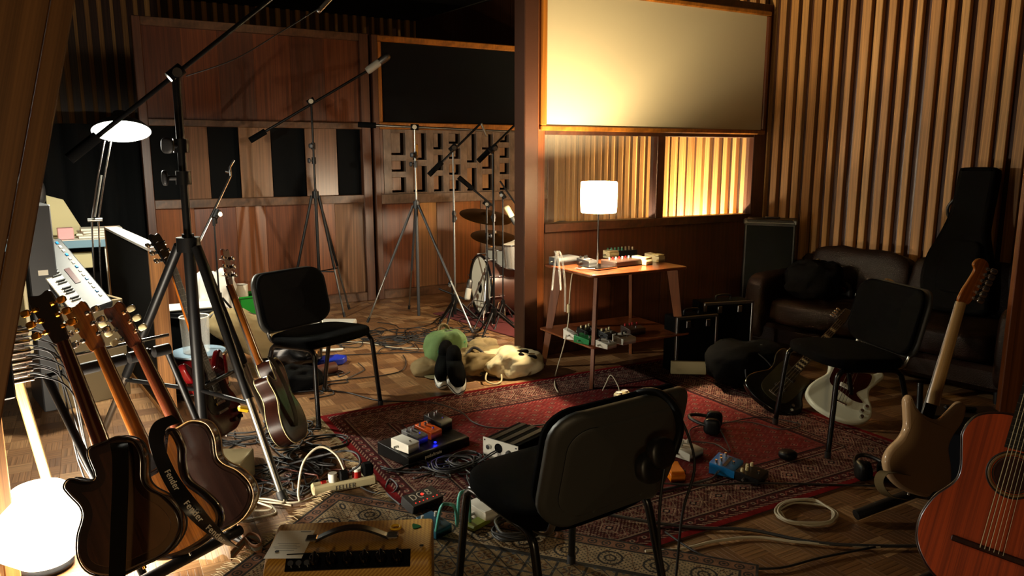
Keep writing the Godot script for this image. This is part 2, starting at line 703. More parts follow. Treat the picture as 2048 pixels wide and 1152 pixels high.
func build_room() -> void:
	var H := 3.4
	var fl := struct("floor", bx(Vector3(12, 0.1, 15), 0, Vector3(2, -0.056, -4.5)), "frame_wood")
	parquet(fl)
	struct("ceiling", bx(Vector3(12, 0.1, 15), 0, Vector3(2, H + 0.05, -4.5)), "ceiling_paint")
	struct("wall_left", bx(Vector3(0.1, H, 13), 0, Vector3(-2.6, H / 2, -4.5)), "dark_wall")
	struct("wall_front", bx(Vector3(10, H, 0.1), 0, Vector3(2, H / 2, 1.7)), "dark_wall")
	var back := struct("wall_back", bx(Vector3(10, H, 0.1), 0, Vector3(2, H / 2, -10.65)), "frame_wood")
	# slats of the back wall, seen beside and above the partitions
	var sm := [bx(Vector3(0.05, H, 0.06)).mesh(), bx(Vector3(0.035, H, 0.06)).mesh(), bx(Vector3(0.06, H, 0.06)).mesh()]
	var k := 0
	for i in 58:
		var x := -2.45 + i * 0.13
		part(back, "slat", sm[[0, 1, 2, 0, 2, 1, 0][i % 7]], ["slat", "slat_b", "slat_c"][(i * 5) % 3], Transform3D(Basis(), Vector3(x, H / 2, -10.57)))
	# right wall: a dark backing with proud slats of uneven width
	var nrm := Vector3(WALL_DIR.z, 0, -WALL_DIR.x)
	var xf := Transform3D(Basis(WALL_DIR, Vector3.UP, WALL_DIR.cross(Vector3.UP)), WALL_AT + nrm * 0.047)
	var rw := struct("wall_right", bx(Vector3(13, H, 0.1), 0, Vector3(0.4, H / 2, -0.055)), "frame_wood", xf)
	var widths := [0.055, 0.044, 0.066, 0.052, 0.058, 0.042, 0.068, 0.052, 0.048, 0.056]
	var meshes := []
	for w in widths:
		meshes.append(bx(Vector3(w, H, 0.05), 0.003).mesh())
	for i in 62:
		var s := -3.2 + i * 0.1015
		var j := (i * 7 + i / 3) % 10
		var w: float = widths[j]
		part(rw, "slat", meshes[j], ["slat", "slat_b", "slat_c"][(i * 5) % 3], Transform3D(Basis(), Vector3(s + 0.012 + w / 2, H / 2, 0.022)))


func parquet(fl: Node) -> void:
	var tones := [Color(0.50, 0.35, 0.21), Color(0.57, 0.42, 0.27), Color(0.43, 0.29, 0.17), Color(0.63, 0.48, 0.32), Color(0.47, 0.32, 0.18)]
	var P := 0.12
	var tile := B.new()
	for s in 5:
		tile.box(Vector3(-P / 2 + P * (s + 0.5) / 5, -0.003, 0), Vector3(P / 5 - 0.0006, 0.006, P - 0.0008), 0.0006)
	var tm := tile.mesh()
	var mats := []
	for i in tones.size():
		mats.append(wood("parquet_%d" % i, tones[i], 0.42, "z", 9.0))
		mats[i].uv1_offset = Vector3(i * 0.37, i * 0.11, i * 0.23)
	var plain := B.new()
	plain.box(Vector3(0, -0.003, 0), Vector3(P - 0.0008, 0.006, P - 0.0008))
	var far := {}
	for i in tones.size():
		far[i] = []
	var made := 0
	for ix in range(-38, 58):
		for iz in range(-66, 15):
			var p := Vector3(ix * P + 0.06, 0, iz * P + 0.03)
			var x := Transform3D(Basis(Vector3.UP, PI / 2 if (ix + iz) % 2 else 0.0), p)
			var tone: int = absi((ix * 73856093) ^ (iz * 19349663)) / 7 % 5
			var near: bool = (p.x > 1.0 and p.x < 2.75 and p.z > -5.4 and p.z < -4.2) or (p.x > 2.1 and p.x < 3.4 and p.z > -2.0 and p.z < -1.2) or (p.x > 0.3 and p.x < 1.0 and p.z > -4.0 and p.z < -3.4)
			if near and made < 300:
				part(fl, "parquet_tile", tm, mats[tone], x)
				made += 1
			else:
				far[tone].append(x)
	for i in far:
		var mm := MultiMesh.new()
		mm.transform_format = MultiMesh.TRANSFORM_3D
		mm.mesh = tm
		mm.instance_count = far[i].size()
		for j in far[i].size():
			mm.set_instance_transform(j, far[i][j])
		var mi := MultiMeshInstance3D.new()
		mi.name = numbered("parquet_field", fl)
		mi.multimesh = mm
		mi.material_override = mats[i]
		mi.set_meta("kind", "stuff")
		fl.add_child(mi)


# ---------------------------------------------------------------- partitions
func slab(parent: Node, called: String, x0: float, x1: float, y0: float, y1: float, z0: float, z1: float, m, bev := 0.004) -> MeshInstance3D:
	var c := Vector3((x0 + x1) / 2, (y0 + y1) / 2, (z0 + z1) / 2)
	return part(parent, called, bx(Vector3(x1 - x0, y1 - y0, absf(z1 - z0)), bev), m, Transform3D(Basis(), c))


func angled(parent: Node, called: String, x0: float, x1: float, y0: float, y1: float, z: float, deg: float, m) -> void:
	var w := (x1 - x0) / cos(deg_to_rad(deg))
	part(parent, called, bx(Vector3(w, y1 - y0, 0.012), 0.002), m, Transform3D(Basis(Vector3.UP, deg_to_rad(deg)), Vector3((x0 + x1) / 2, (y0 + y1) / 2, z)))


func build_partitions() -> void:
	var z := -7.47
	# first partition
	var a := thing("acoustic_partition", "tall brown acoustic partition with felt strips between wood strips", "partition", Transform3D(), "acoustic partitions along the room")
	slab(a, "backing", 0.45, 2.50, 0.05, 2.66, z - 0.16, z - 0.13, "frame_wood", 0)
	slab(a, "stile", 0.43, 0.50, 0.0, 2.68, z - 0.12, z + 0.02, "frame_wood")
	slab(a, "stile", 2.44, 2.53, 0.0, 2.68, z - 0.12, z + 0.02, "frame_wood")
	slab(a, "rail", 0.50, 2.44, 2.61, 2.68, z - 0.10, z + 0.015, "frame_wood_x")
	slab(a, "rail", 0.50, 2.44, 1.755, 1.815, z - 0.10, z + 0.015, "frame_wood_x")
	slab(a, "rail", 0.50, 2.44, 1.02, 1.10, z - 0.10, z + 0.015, "frame_wood_x")
	slab(a, "rail", 0.50, 2.44, 0.0, 0.09, z - 0.10, z + 0.015, "frame_wood_x")
	var xs := [0.50, 0.82, 1.12, 1.44, 1.77, 2.10, 2.44]
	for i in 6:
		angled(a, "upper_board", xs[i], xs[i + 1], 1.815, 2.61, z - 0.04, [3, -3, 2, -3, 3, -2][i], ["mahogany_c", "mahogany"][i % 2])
	var bx_ := [0.50, 0.74, 0.985, 1.255, 1.55, 1.87, 2.19, 2.44]
	for i in 7:
		if i % 2:
			angled(a, "wood_strip", bx_[i], bx_[i + 1], 1.10, 1.755, z - 0.03, 5, ["veneer", "veneer_b"][i / 2 % 2])
		else:
			slab(a, "felt_strip", bx_[i], bx_[i + 1], 1.10, 1.755, z - 0.09, z - 0.06, "black_felt", 0)
	var lx := [0.50, 0.83, 1.19, 1.47, 1.93, 2.15, 2.44]
	for i in 6:
		angled(a, "lower_board", lx[i], lx[i + 1], 0.09, 1.02, z - 0.045, [9, -7, 9, -5, 10, -6][i], ["mahogany_b", "mahogany", "mahogany_b", "mahogany", "mahogany_b", "veneer_b"][i])
	# second partition
	var b := thing("acoustic_partition", "tall acoustic partition with dark cloth panel above a wooden diffuser grid", "partition", Transform3D(), "acoustic partitions along the room")
	slab(b, "stile", 2.565, 2.625, 0.0, 2.68, z - 0.12, z + 0.02, "frame_wood")
	slab(b, "stile", 4.64, 4.74, 0.0, 2.68, z - 0.12, z + 0.02, "frame_wood")
	slab(b, "dark_cloth_panel", 2.66, 4.62, 1.83, 2.62, z - 0.06, z - 0.02, "dark_cloth", 0)
	slab(b, "trim", 2.625, 4.64, 2.62, 2.68, z - 0.08, z + 0.02, "golden_wood", 0.008)
	slab(b, "trim", 2.625, 4.64, 1.76, 1.83, z - 0.08, z + 0.02, "golden_wood", 0.008)
	slab(b, "trim", 2.625, 2.665, 1.83, 2.62, z - 0.08, z + 0.02, "golden_wood_y", 0.008)
	slab(b, "rail", 2.625, 4.64, 1.00, 1.10, z - 0.10, z + 0.015, "grey_wood")
	slab(b, "rail", 2.625, 4.64, 0.0, 0.09, z - 0.10, z + 0.015, "frame_wood_x")
	# diffuser: cells with a block, a dark slot on one side and under it
	var cols := [[2.75, 2.905, [[1.50, 1.725], [1.33, 1.44], [1.115, 1.27]]], [2.985, 3.14, [[1.45, 1.725], [1.115, 1.385]]], [3.22, 3.33, [[1.56, 1.725], [1.34, 1.50], [1.115, 1.28]]],
		[3.40, 3.535, [[1.62, 1.725], [1.46, 1.57], [1.29, 1.40], [1.115, 1.23]]], [3.615, 3.73, [[1.42, 1.725], [1.115, 1.36]]], [3.80, 3.935, [[1.56, 1.725], [1.35, 1.50], [1.115, 1.29]]],
		[4.02, 4.14, [[1.64, 1.725], [1.47, 1.58], [1.29, 1.41], [1.115, 1.23]]], [4.215, 4.33, [[1.53, 1.725], [1.115, 1.46]]], [4.41, 4.515, [[1.59, 1.725], [1.34, 1.53], [1.115, 1.27]]]]
	var px0 := 2.665
	for c in cols:
		slab(b, "diffuser_upright", px0, c[0], 1.10, 1.76, z - 0.07, z, "grey_wood", 0.002)
		px0 = c[1]
		var top := 1.76
		for r in c[2]:
			slab(b, "diffuser_bar", c[0], c[1], r[1], top, z - 0.07, z - 0.001, "grey_wood", 0.002)
			slab(b, "diffuser_block", c[0], c[1] - 0.055, r[0] + 0.022, r[1], z - 0.075, z - 0.006, ["grey_wood", "veneer_b"][int(r[0] * 100) % 2], 0.002)
			top = r[0]
		slab(b, "diffuser_bar", c[0], c[1], 1.10, top, z - 0.07, z - 0.001, "grey_wood", 0.002)
	slab(b, "diffuser_upright", px0, 4.64, 1.10, 1.76, z - 0.07, z, "grey_wood", 0.002)
	slab(b, "diffuser_upright", 2.625, 2.66, 1.10, 1.76, z - 0.07, z + 0.003, "frame_wood", 0.002)
	var mx := [2.625, 2.98, 3.27, 3.47, 3.80, 3.90, 4.10, 4.35, 4.64]
	for i in 8:
		angled(b, "lower_board", mx[i], mx[i + 1], 0.09, 1.00, z - 0.045, [-7, 8, -6, 7, -9, 8, -6, 7][i], ["mahogany", "veneer_b", "veneer", "mahogany_b", "veneer_b", "veneer", "veneer_b", "veneer"][i])
	# third partition, nearer, with windows
	z = -4.70
	var c3 := thing("window_partition", "partition with glowing cream cloth panel above two windows", "partition")
	slab(c3, "post", 2.70, 2.815, 0.0, 2.78, z - 0.10, z + 0.05, "post_paint", 0.006)
	slab(c3, "stile", 2.815, 2.90, 0.0, 2.74, z - 0.09, z + 0.0, "mahogany_b")
	slab(c3, "stile", 5.00, 5.155, 0.0, 2.74, z - 0.09, z + 0.0, "mahogany_c")
	slab(c3, "rail", 2.90, 5.00, 2.68, 2.74, z - 0.09, z, "mahogany_x")
	slab(c3, "rail", 2.90, 5.00, 1.645, 1.675, z - 0.09, z, "mahogany_x")
	slab(c3, "rail", 2.90, 5.00, 0.935, 1.0, z - 0.10, z + 0.012, "mahogany_x")
	slab(c3, "rail", 2.90, 5.00, 0.0, 0.10, z - 0.09, z, "mahogany_x")
	slab(c3, "mullion", 3.945, 4.025, 1.0, 1.645, z - 0.09, z, "mahogany_c")
	slab(c3, "cloth_panel", 2.90, 5.06, 1.71, 2.64, z - 0.03, z + 0.012, "board_cloth", 0)
	slab(c3, "trim", 2.85, 5.10, 1.672, 1.71, z - 0.02, z + 0.03, "golden_wood", 0.008)
	slab(c3, "trim", 2.85, 5.10, 2.64, 2.68, z - 0.02, z + 0.03, "golden_wood", 0.008)
	slab(c3, "trim", 2.85, 2.90, 1.71, 2.64, z - 0.02, z + 0.03, "golden_wood_y", 0.008)
	slab(c3, "trim", 5.06, 5.10, 1.71, 2.64, z - 0.02, z + 0.03, "mahogany", 0.008)
	slab(c3, "glass_pane", 2.90, 3.945, 1.0, 1.645, z - 0.05, z - 0.046, "glass", 0)
	slab(c3, "glass_pane", 4.025, 5.00, 1.0, 1.645, z - 0.05, z - 0.046, "glass", 0)
	slab(c3, "lower_panel", 2.90, 3.16, 0.10, 0.935, z - 0.05, z - 0.02, "frame_wood", 0)
	slab(c3, "lower_panel", 3.16, 4.05, 0.10, 0.935, z - 0.06, z - 0.03, "mahogany_c", 0)
	slab(c3, "lower_panel", 4.05, 5.0, 0.10, 0.935, z - 0.055, z - 0.025, "mahogany_c", 0)

# ---------------------------------------------------------------- rugs
func rug_red(u: float, v: float, L: float, W: float) -> Color:
	var red := Color(0.34, 0.085, 0.09)
	var deep := Color(0.23, 0.075, 0.08)
	var cream := Color(0.56, 0.46, 0.39)
	var rose := Color(0.45, 0.24, 0.22)
	var navy := Color(0.11, 0.07, 0.085)
	var du := minf(u, L - u)
	var dv := minf(v, W - v)
	var d := minf(du, dv)
	var t := v if du < dv else u
	if d < 0.035:
		return Color(0.42, 0.06, 0.07)
	if d < 0.055:
		return cream if fmod(t + d * 1.5, 0.03) < 0.012 else deep
	if d < 0.105:
		var k := fmod(t, 0.06) / 0.06 - 0.5
		var r := Vector2(k * 0.06, d - 0.08).length()
		return navy if r < 0.006 else (cream if r < 0.012 else (rose if absf(sin(t * 105.0) * 0.012 - (d - 0.08)) < 0.004 else deep))
	if d < 0.12:
		return navy if d < 0.11 else cream * 0.85
	if d < 0.30:
		var w := d - 0.21
		var k := fmod(t, 0.15) / 0.15 - 0.5
		var q := Vector2(k * 0.15, w)
		var r := absf(q.x) * 0.9 + absf(q.y)
		if r < 0.011:
			return cream
		if r < 0.020:
			return navy
		if r < 0.034:
			return rose if sin(q.angle() * 8.0) > 0 else cream * 0.9
		if absf(r - 0.045) < 0.004:
			return cream
		if absf(sin(t * TAU / 0.075) * 0.032 - (absf(w) - 0.045)) < 0.0045:
			return cream * 0.95
		if absf(sin(t * TAU / 0.05 + 1.0) * 0.02 - (absf(w) - 0.06)) < 0.003:
			return rose
		var sx := fmod(t + 0.02, 0.0375) / 0.0375 - 0.5
		var leaf := Vector2(sx * 0.0375, absf(w) - 0.072).length()
		if leaf < 0.009:
			return rose if leaf < 0.004 else cream * 0.8
		if sin(t * 330.0) * sin(w * 310.0) > 0.25:
			return cream * 0.8
		return deep
	if d < 0.315:
		return cream * 0.85 if d > 0.308 else navy
	if d < 0.36:
		var k := fmod(t + (0.015 if fmod(t, 0.06) > 0.03 else 0.0), 0.03) / 0.03 - 0.5
		return cream * 0.8 if absf(k) + absf(d - 0.3375) / 0.03 < 0.42 else deep
	if d < 0.372:
		return navy
	if d < 0.40:
		return rose if fmod(t + d, 0.025) < 0.011 else red
	# field of small medallions in staggered rows
	var row := floorf(v / 0.062)
	var fu := fmod(u + (0.05 if int(row) % 2 else 0.0), 0.10) - 0.05
	var fv := fmod(v, 0.062) - 0.031
	var g := absf(fu) / 0.040 + absf(fv) / 0.024
	if g < 0.25:
		return cream * 0.8
	if g < 0.55:
		return deep
	if g < 0.78:
		return rose if absf(fu) > 0.01 else cream * 0.7
	if g > 1.55 and g < 1.9:
		return rose * 0.8
	return red


func rug_beige(u: float, v: float, L: float, W: float) -> Color:
	var sand := Color(0.50, 0.42, 0.30)
	var pale := Color(0.60, 0.52, 0.40)
	var slate := Color(0.21, 0.20, 0.19)
	var brown := Color(0.36, 0.25, 0.16)
	var d := minf(minf(u, L - u), minf(v, W - v))
	var t := v if minf(u, L - u) < minf(v, W - v) else u
	if d < 0.012:
		return slate
	if d < 0.06:
		var k := fmod(t, 0.055) / 0.055 - 0.5
		var r := Vector2(k * 0.055, (d - 0.035)).length()
		return slate if r < 0.007 or absf(r - 0.016) < 0.003 else Color(0.50, 0.36, 0.28)
	if d < 0.07:
		return slate
	if d < 0.20:
		var w := d - 0.135
		var k := fmod(t, 0.17) / 0.17 - 0.5
		var r := Vector2(k * 0.17, w).length()
		if absf(r - 0.045) < 0.004 or absf(r - 0.02) < 0.004:
			return slate
		if absf(sin(t * 74.0) * 0.05 - w) < 0.004:
			return brown
		if sin(t * 300.0) * sin(w * 300.0) > 0.6:
			return slate
		return pale
	if d < 0.215:
		return slate
	var cu := (fmod(u, 0.11) - 0.055) * 1.455
	var cv := (fmod(v, 0.11) - 0.055) * 1.455
	var q := Vector2(cu, cv)
	if absf(absf(cu) + absf(cv) - 0.07) < 0.004:
		return slate
	if q.length() < 0.04 and sin(q.angle() * 6.0) > 0.2:
		return brown if q.length() > 0.02 else slate
	if absf(sin(u * 90.0) * sin(v * 90.0)) > 0.86:
		return Color(0.28, 0.29, 0.30)
	if maxf(absf(cu), absf(cv)) > 0.074:
		return slate
	return sand


func rug(called: String, label: String, f: Callable, at: Vector3, yaw: float, L: float, W: float, px: int, sides: Array) -> void:
	var t := thing(called, label, "rug", turn(at, yaw))
	var nz := noise(77, 0.9, 3)
	var tex := picture(px, int(px * W / L), func(x, y):
		var u: float = float(x) / px * L
		var v: float = float(y) / px * L
		var c: Color = f.call(u, v, L, W)
		var k := 0.86 + 0.2 * nz.get_noise_2d(x * 0.9, y * 0.12) + 0.16 * nz.get_noise_2d(x * 0.04, y * 0.04)
		return Color(c.r * k, c.g * k, c.b * k))
	var m := mat(called + "_pile", Color.WHITE, 0.95, 0.0, 0.15)
	m.albedo_texture = tex
	m.rim_enabled = false
	var b := B.new()
	# gently uneven pile surface
	var rows := []
	for j in 33:
		var row := []
		for i in 41:
			var p := Vector3(-L / 2 + L * i / 40.0, 0.009, W / 2 - W * j / 32.0)
			p.y += 0.0025 * nz.get_noise_2d(p.x * 3.0, p.z * 3.0)
			row.append(p)
		rows.append(row)
	b.grid(rows)
	for i in b.t.size():
		b.t[i] = Vector2(b.t[i].x, 1.0 - b.t[i].y)
	part(t, "pile", b, m)
	b = B.new()
	b.box(Vector3(0, 0.0035, 0), Vector3(L - 0.004, 0.0065, W - 0.004))
	part(t, "backing", b, "rug_back")
	for s in sides:
		b = B.new()
		var k := 0.0
		while k < W:
			var z := -W / 2 + k
			var l := rng.randf_range(0.035, 0.07)
			var e := rng.randf_range(-0.02, 0.02)
			b.tube([Vector3(s * (L / 2 - 0.003), 0.006, z), Vector3(s * (L / 2 + l * 0.5), rng.randf_range(0.005, 0.014), z + e * 0.5), Vector3(s * (L / 2 + l), 0.003, z + e)], [0.0028, 0.0026, 0.0012], 4, false)
			k += 0.0085
		var o := part(t, "fringe", b, "fringe")
		o.set_meta("kind", "stuff")


func build_rugs() -> void:
	mat("rug_back", Color(0.30, 0.20, 0.15), 0.95)
	mat("fringe", Color(0.62, 0.54, 0.40), 0.95)
	rug("persian_rug", "large red patterned rug with cream borders under chair and pedals", rug_red, Vector3(2.33, 0, -3.12), 0.0, 2.56, 2.10, 1150, [-1])
	rug("beige_rug", "worn beige patterned rug with fringe beneath the tweed amplifier", rug_beige, Vector3(1.0, 0.0125, -2.065), -48.7, 1.8, 1.15, 900, [-1])


# ---------------------------------------------------------------- furniture
func chair_parts(t: Node3D) -> void:
	for s in [-1.0, 1.0]:
		var pts := [Vector3(s * 0.245, 0.012, 0.235), Vector3(s * 0.232, 0.25, 0.215), Vector3(s * 0.224, 0.39, 0.203), Vector3(s * 0.223, 0.425, 0.185), Vector3(s * 0.222, 0.437, 0.15), Vector3(s * 0.222, 0.430, 0.0),
			Vector3(s * 0.222, 0.423, -0.11), Vector3(s * 0.223, 0.408, -0.145), Vector3(s * 0.225, 0.37, -0.165), Vector3(s * 0.233, 0.2, -0.21), Vector3(s * 0.245, 0.012, -0.255)]
		var b := B.new()
		b.tube(curve(pts, 5), 0.0135, 10)
		var lg := part(t, "leg_frame", b, "black_enamel")
		for q in [pts[0], pts[10]]:
			part(lg, "foot", rod(Vector3(q.x, 0.0, q.z), Vector3(q.x, 0.03, q.z), 0.016), "rubber")
	for z in [0.12, -0.1]:
		part(t, "crossbar", rod(Vector3(-0.222, 0.425, z), Vector3(0.222, 0.425, z), 0.009), "black_enamel")
	var b2 := B.new()
	b2.x = Transform3D(Basis(Vector3.RIGHT, deg_to_rad(-3)), Vector3(0, 0.462, 0.015))
	b2.ell(Vector3.ZERO, Vector3(0.255, 0.036, 0.222), 0.5, 0.55, 44, 16)
	part(t, "seat", b2, "chair_fabric")
	# backrest: cushion in front, moulded shell behind, carried by two steel brackets
	var tilt := Basis(Vector3.RIGHT, deg_to_rad(-13))
	var c := Vector3(0, 0.648, -0.245)
	b2 = B.new()
	b2.x = Transform3D(tilt, c)
	curved_panel(b2, 0.50, 0.345, 0.09, 0.016, 0.030)
	part(t, "backrest_cushion", b2, "chair_fabric")
	b2 = B.new()
	b2.x = Transform3D(tilt, c)
	curved_panel(b2, 0.515, 0.36, 0.09, -0.022, 0.034)
	var sh := part(t, "backrest_shell", b2, "black_shell")
	b2 = B.new()
	b2.x = Transform3D(tilt, c)
	curved_panel(b2, 0.43, 0.28, 0.07, -0.040, 0.008)
	part(sh, "raised_panel", b2, "black_shell")
	for x in [-0.09, 0.09]:
		b2 = B.new()
		b2.x = Transform3D(tilt, c)
		b2.box(Vector3(x, -0.06, -0.046), Vector3(0.014, 0.17, 0.008), 0.003)
		part(sh, "rib", b2, "black_shell")
	for s in [-1.0, 1.0]:
		b2 = B.new()
		b2.tube(curve([Vector3(s * 0.20, 0.425, -0.06), Vector3(s * 0.20, 0.43, -0.16), Vector3(s * 0.20, 0.46, -0.205), Vector3(s * 0.20, 0.56, -0.228)], 5), 0.010, 8)
		part(t, "bracket", b2, "steel")


# rounded rectangle bent about a vertical axis, thickness th centred on zc
func curved_panel(b: B, w: float, h: float, r: float, zc: float, th: float) -> void:
	var lay := [[0.35, -0.5], [0.93, -0.5], [1.0, -0.28], [1.0, 0.28], [0.93, 0.5], [0.35, 0.5]]
	var poly := rrect(w, h, r, 6)
	var rows := []
	for l in lay:
		var row := []
		for q in poly:
			var p: Vector2 = q * float(l[0])
			row.append(Vector3(p.x, p.y, zc + th * float(l[1]) + p.x * p.x * 0.75 - 0.02))
		rows.append(row)
	b.grid(rows, true)
	for side in 2:
		var loop: Array = rows[5] if side else rows[0]
		b.cap(loop, side == 0)


func build_furniture() -> void:
	mat("black_enamel", Color(0.035, 0.035, 0.036), 0.25)
	mat("black_shell", Color(0.20, 0.20, 0.185), 0.5)
	var c1 := thing("office_chair", "black fabric visitor chair seen from behind beside the tweed amplifier", "chair", turn(Vector3(1.21, 0.026, -1.85), 186), "stackable black chairs")
	chair_parts(c1)
	copy(c1, "black fabric visitor chair standing on bare parquet facing the rug", turn(Vector3(1.11, 0, -4.307), 27), "stackable black chairs")
	copy(c1, "black fabric visitor chair in shadow in front of the leather sofa", turn(Vector3(3.40, 0.014, -2.48), -108), "stackable black chairs")
	# side table with two tiers
	var t := thing("side_table", "small mid-century wooden side table with splayed legs and lower shelf", "table", turn(Vector3(3.125, 0.0, -4.13), 0))
	var b := B.new()
	b.x = Transform3D(Basis(Vector3.RIGHT, PI / 2), Vector3(0, 0.741, 0))
	b.prism(rrect(0.80, 0.59, 0.03), 0.02, 0.008)
	part(t, "tabletop", b, "table_wood")
	b = B.new()
	b.x = Transform3D(Basis(Vector3.RIGHT, PI / 2), Vector3(0, 0.285, 0))
	b.prism(rrect(0.84, 0.65, 0.03), 0.014, 0.005)
	part(t, "shelf", b, "table_wood")
	for sx in [-1.0, 1.0]:
		for sz in [-1.0, 1.0]:
			# flat tapering leg set diagonally
			var top := Vector3(sx * 0.315, 0.733, sz * 0.225)
			var foot := Vector3(sx * 0.395, 0.0, sz * 0.30)
			var along := (Vector3(sx, 0, sz * 0.9)).normalized()
			b = B.new()
			var rows := []
			for k in 5:
				var f := k / 4.0
				var p := foot.lerp(top, f)
				var w := lerpf(0.016, 0.036, f)
				var th := 0.011
				var ac := Vector3(-along.z, 0, along.x)
				rows.append([p - along * w - ac * th, p + along * w - ac * th, p + along * w + ac * th, p - along * w + ac * th])
			for k in 4:
				for q in 4:
					b.quad(rows[k][q], rows[k][(q + 1) % 4], rows[k + 1][(q + 1) % 4], rows[k + 1][q])
			var lg := part(t, "leg", b, "table_leg")
			part(lg, "foot_cap", rod(foot, foot.lerp(top, 0.05), 0.016, 0.017), "dark_grey")
	build_sofa()


func wallspot(s: float, off: float, h := 0.0) -> Vector3:
	return WALL_AT + WALL_DIR * s + Vector3(-0.988, 0, 0.153) * off + Vector3(0, h, 0)


func build_sofa() -> void:
	var xf := Transform3D(Basis(-Vector3(0.153, 0, 0.988), Vector3.UP, Vector3(-0.988, 0, 0.153)), wallspot(1.40, 0.42))
	xf.basis = Basis(WALL_DIR, Vector3.UP, Vector3(-0.988, 0, 0.153))
	var t := thing("leather_sofa", "dark brown leather sofa against the pale slat wall", "sofa", xf)
	var nz := noise(41, 3.2, 3)
	part(t, "base", bx(Vector3(1.86, 0.16, 0.74), 0.03, Vector3(0, 0.15, 0.02)), "leather")
	for k in 2:
		var b := B.new()
		b.ell(Vector3(-0.39 + k * 0.78, 0.335, 0.10), Vector3(0.395, 0.105, 0.35), 0.42, 0.35, 48, 18, nz, 0.02)
		part(t, "seat_cushion", b, "leather")
		b = B.new()
		b.x = Transform3D(Basis(Vector3.RIGHT, deg_to_rad(-11)), Vector3(-0.39 + k * 0.78, 0.565, -0.24))
		b.ell(Vector3.ZERO, Vector3(0.40, 0.225, 0.10), 0.5, 0.3, 48, 18, nz, 0.03)
		part(t, "back_cushion", b, "leather")
	part(t, "back", bx(Vector3(1.86, 0.5, 0.10), 0.04, Vector3(0, 0.45, -0.335)), "leather")
	for s in [-1.0, 1.0]:
		var b := B.new()
		b.ell(Vector3(s * 0.875, 0.34, 0.04), Vector3(0.095, 0.26, 0.40), 0.35, 0.4, 36, 18, nz, 0.012)
		part(t, "armrest", b, "leather")
		for z in [-0.3, 0.34]:
			part(t, "foot", rod(Vector3(s * 0.82, 0, z), Vector3(s * 0.82, 0.08, z), 0.022, 0.028), "black")

# ---------------------------------------------------------------- guitars
func body_outline(kind: String) -> PackedVector2Array:
	var p := []
	match kind:
		"single":
			p = [[0, 0], [0.09, 0.006], [0.155, 0.05], [0.172, 0.11], [0.152, 0.175], [0.118, 0.225], [0.112, 0.262], [0.13, 0.31], [0.138, 0.345], [0.112, 0.362], [0.07, 0.335], [0.035, 0.335], [0.03, 0.425], [-0.03, 0.43], [-0.08, 0.428], [-0.125, 0.39], [-0.13, 0.33], [-0.108, 0.262], [-0.117, 0.222], [-0.152, 0.175], [-0.172, 0.11], [-0.155, 0.05], [-0.09, 0.006]]
		"twin":
			p = [[0, 0], [0.09, 0.004], [0.155, 0.045], [0.172, 0.10], [0.152, 0.165], [0.125, 0.21], [0.12, 0.25], [0.14, 0.30], [0.165, 0.375], [0.15, 0.405], [0.115, 0.38], [0.075, 0.335], [0.032, 0.33], [-0.032, 0.33], [-0.075, 0.335], [-0.115, 0.38], [-0.15, 0.405], [-0.165, 0.375], [-0.14, 0.30], [-0.12, 0.25], [-0.125, 0.21], [-0.152, 0.165], [-0.172, 0.10], [-0.155, 0.045], [-0.09, 0.004]]
		"offset":
			p = [[0.03, 0.0], [0.11, 0.03], [0.155, 0.085], [0.15, 0.145], [0.118, 0.20], [0.108, 0.25], [0.128, 0.31], [0.145, 0.36], [0.125, 0.385], [0.085, 0.345], [0.035, 0.325], [-0.03, 0.325], [-0.06, 0.36], [-0.10, 0.425], [-0.135, 0.415], [-0.14, 0.35], [-0.115, 0.28], [-0.112, 0.225], [-0.145, 0.16], [-0.165, 0.095], [-0.15, 0.04], [-0.08, 0.004]]
		"classical":
			p = [[0, 0], [0.10, 0.012], [0.165, 0.07], [0.184, 0.14], [0.165, 0.215], [0.128, 0.27], [0.12, 0.31], [0.132, 0.37], [0.138, 0.415], [0.115, 0.465], [0.06, 0.488], [0, 0.49], [-0.06, 0.488], [-0.115, 0.465], [-0.138, 0.415], [-0.132, 0.37], [-0.12, 0.31], [-0.128, 0.27], [-0.165, 0.215], [-0.184, 0.14], [-0.165, 0.07], [-0.10, 0.012]]
	var q := []
	for a in p:
		q.append(Vector2(a[0], a[1]))
	return outline(q, 4)


func shrink(poly: PackedVector2Array, d: float) -> PackedVector2Array:
	var o := Geometry2D.offset_polygon(poly, -d)
	return o[0] if o.size() else poly


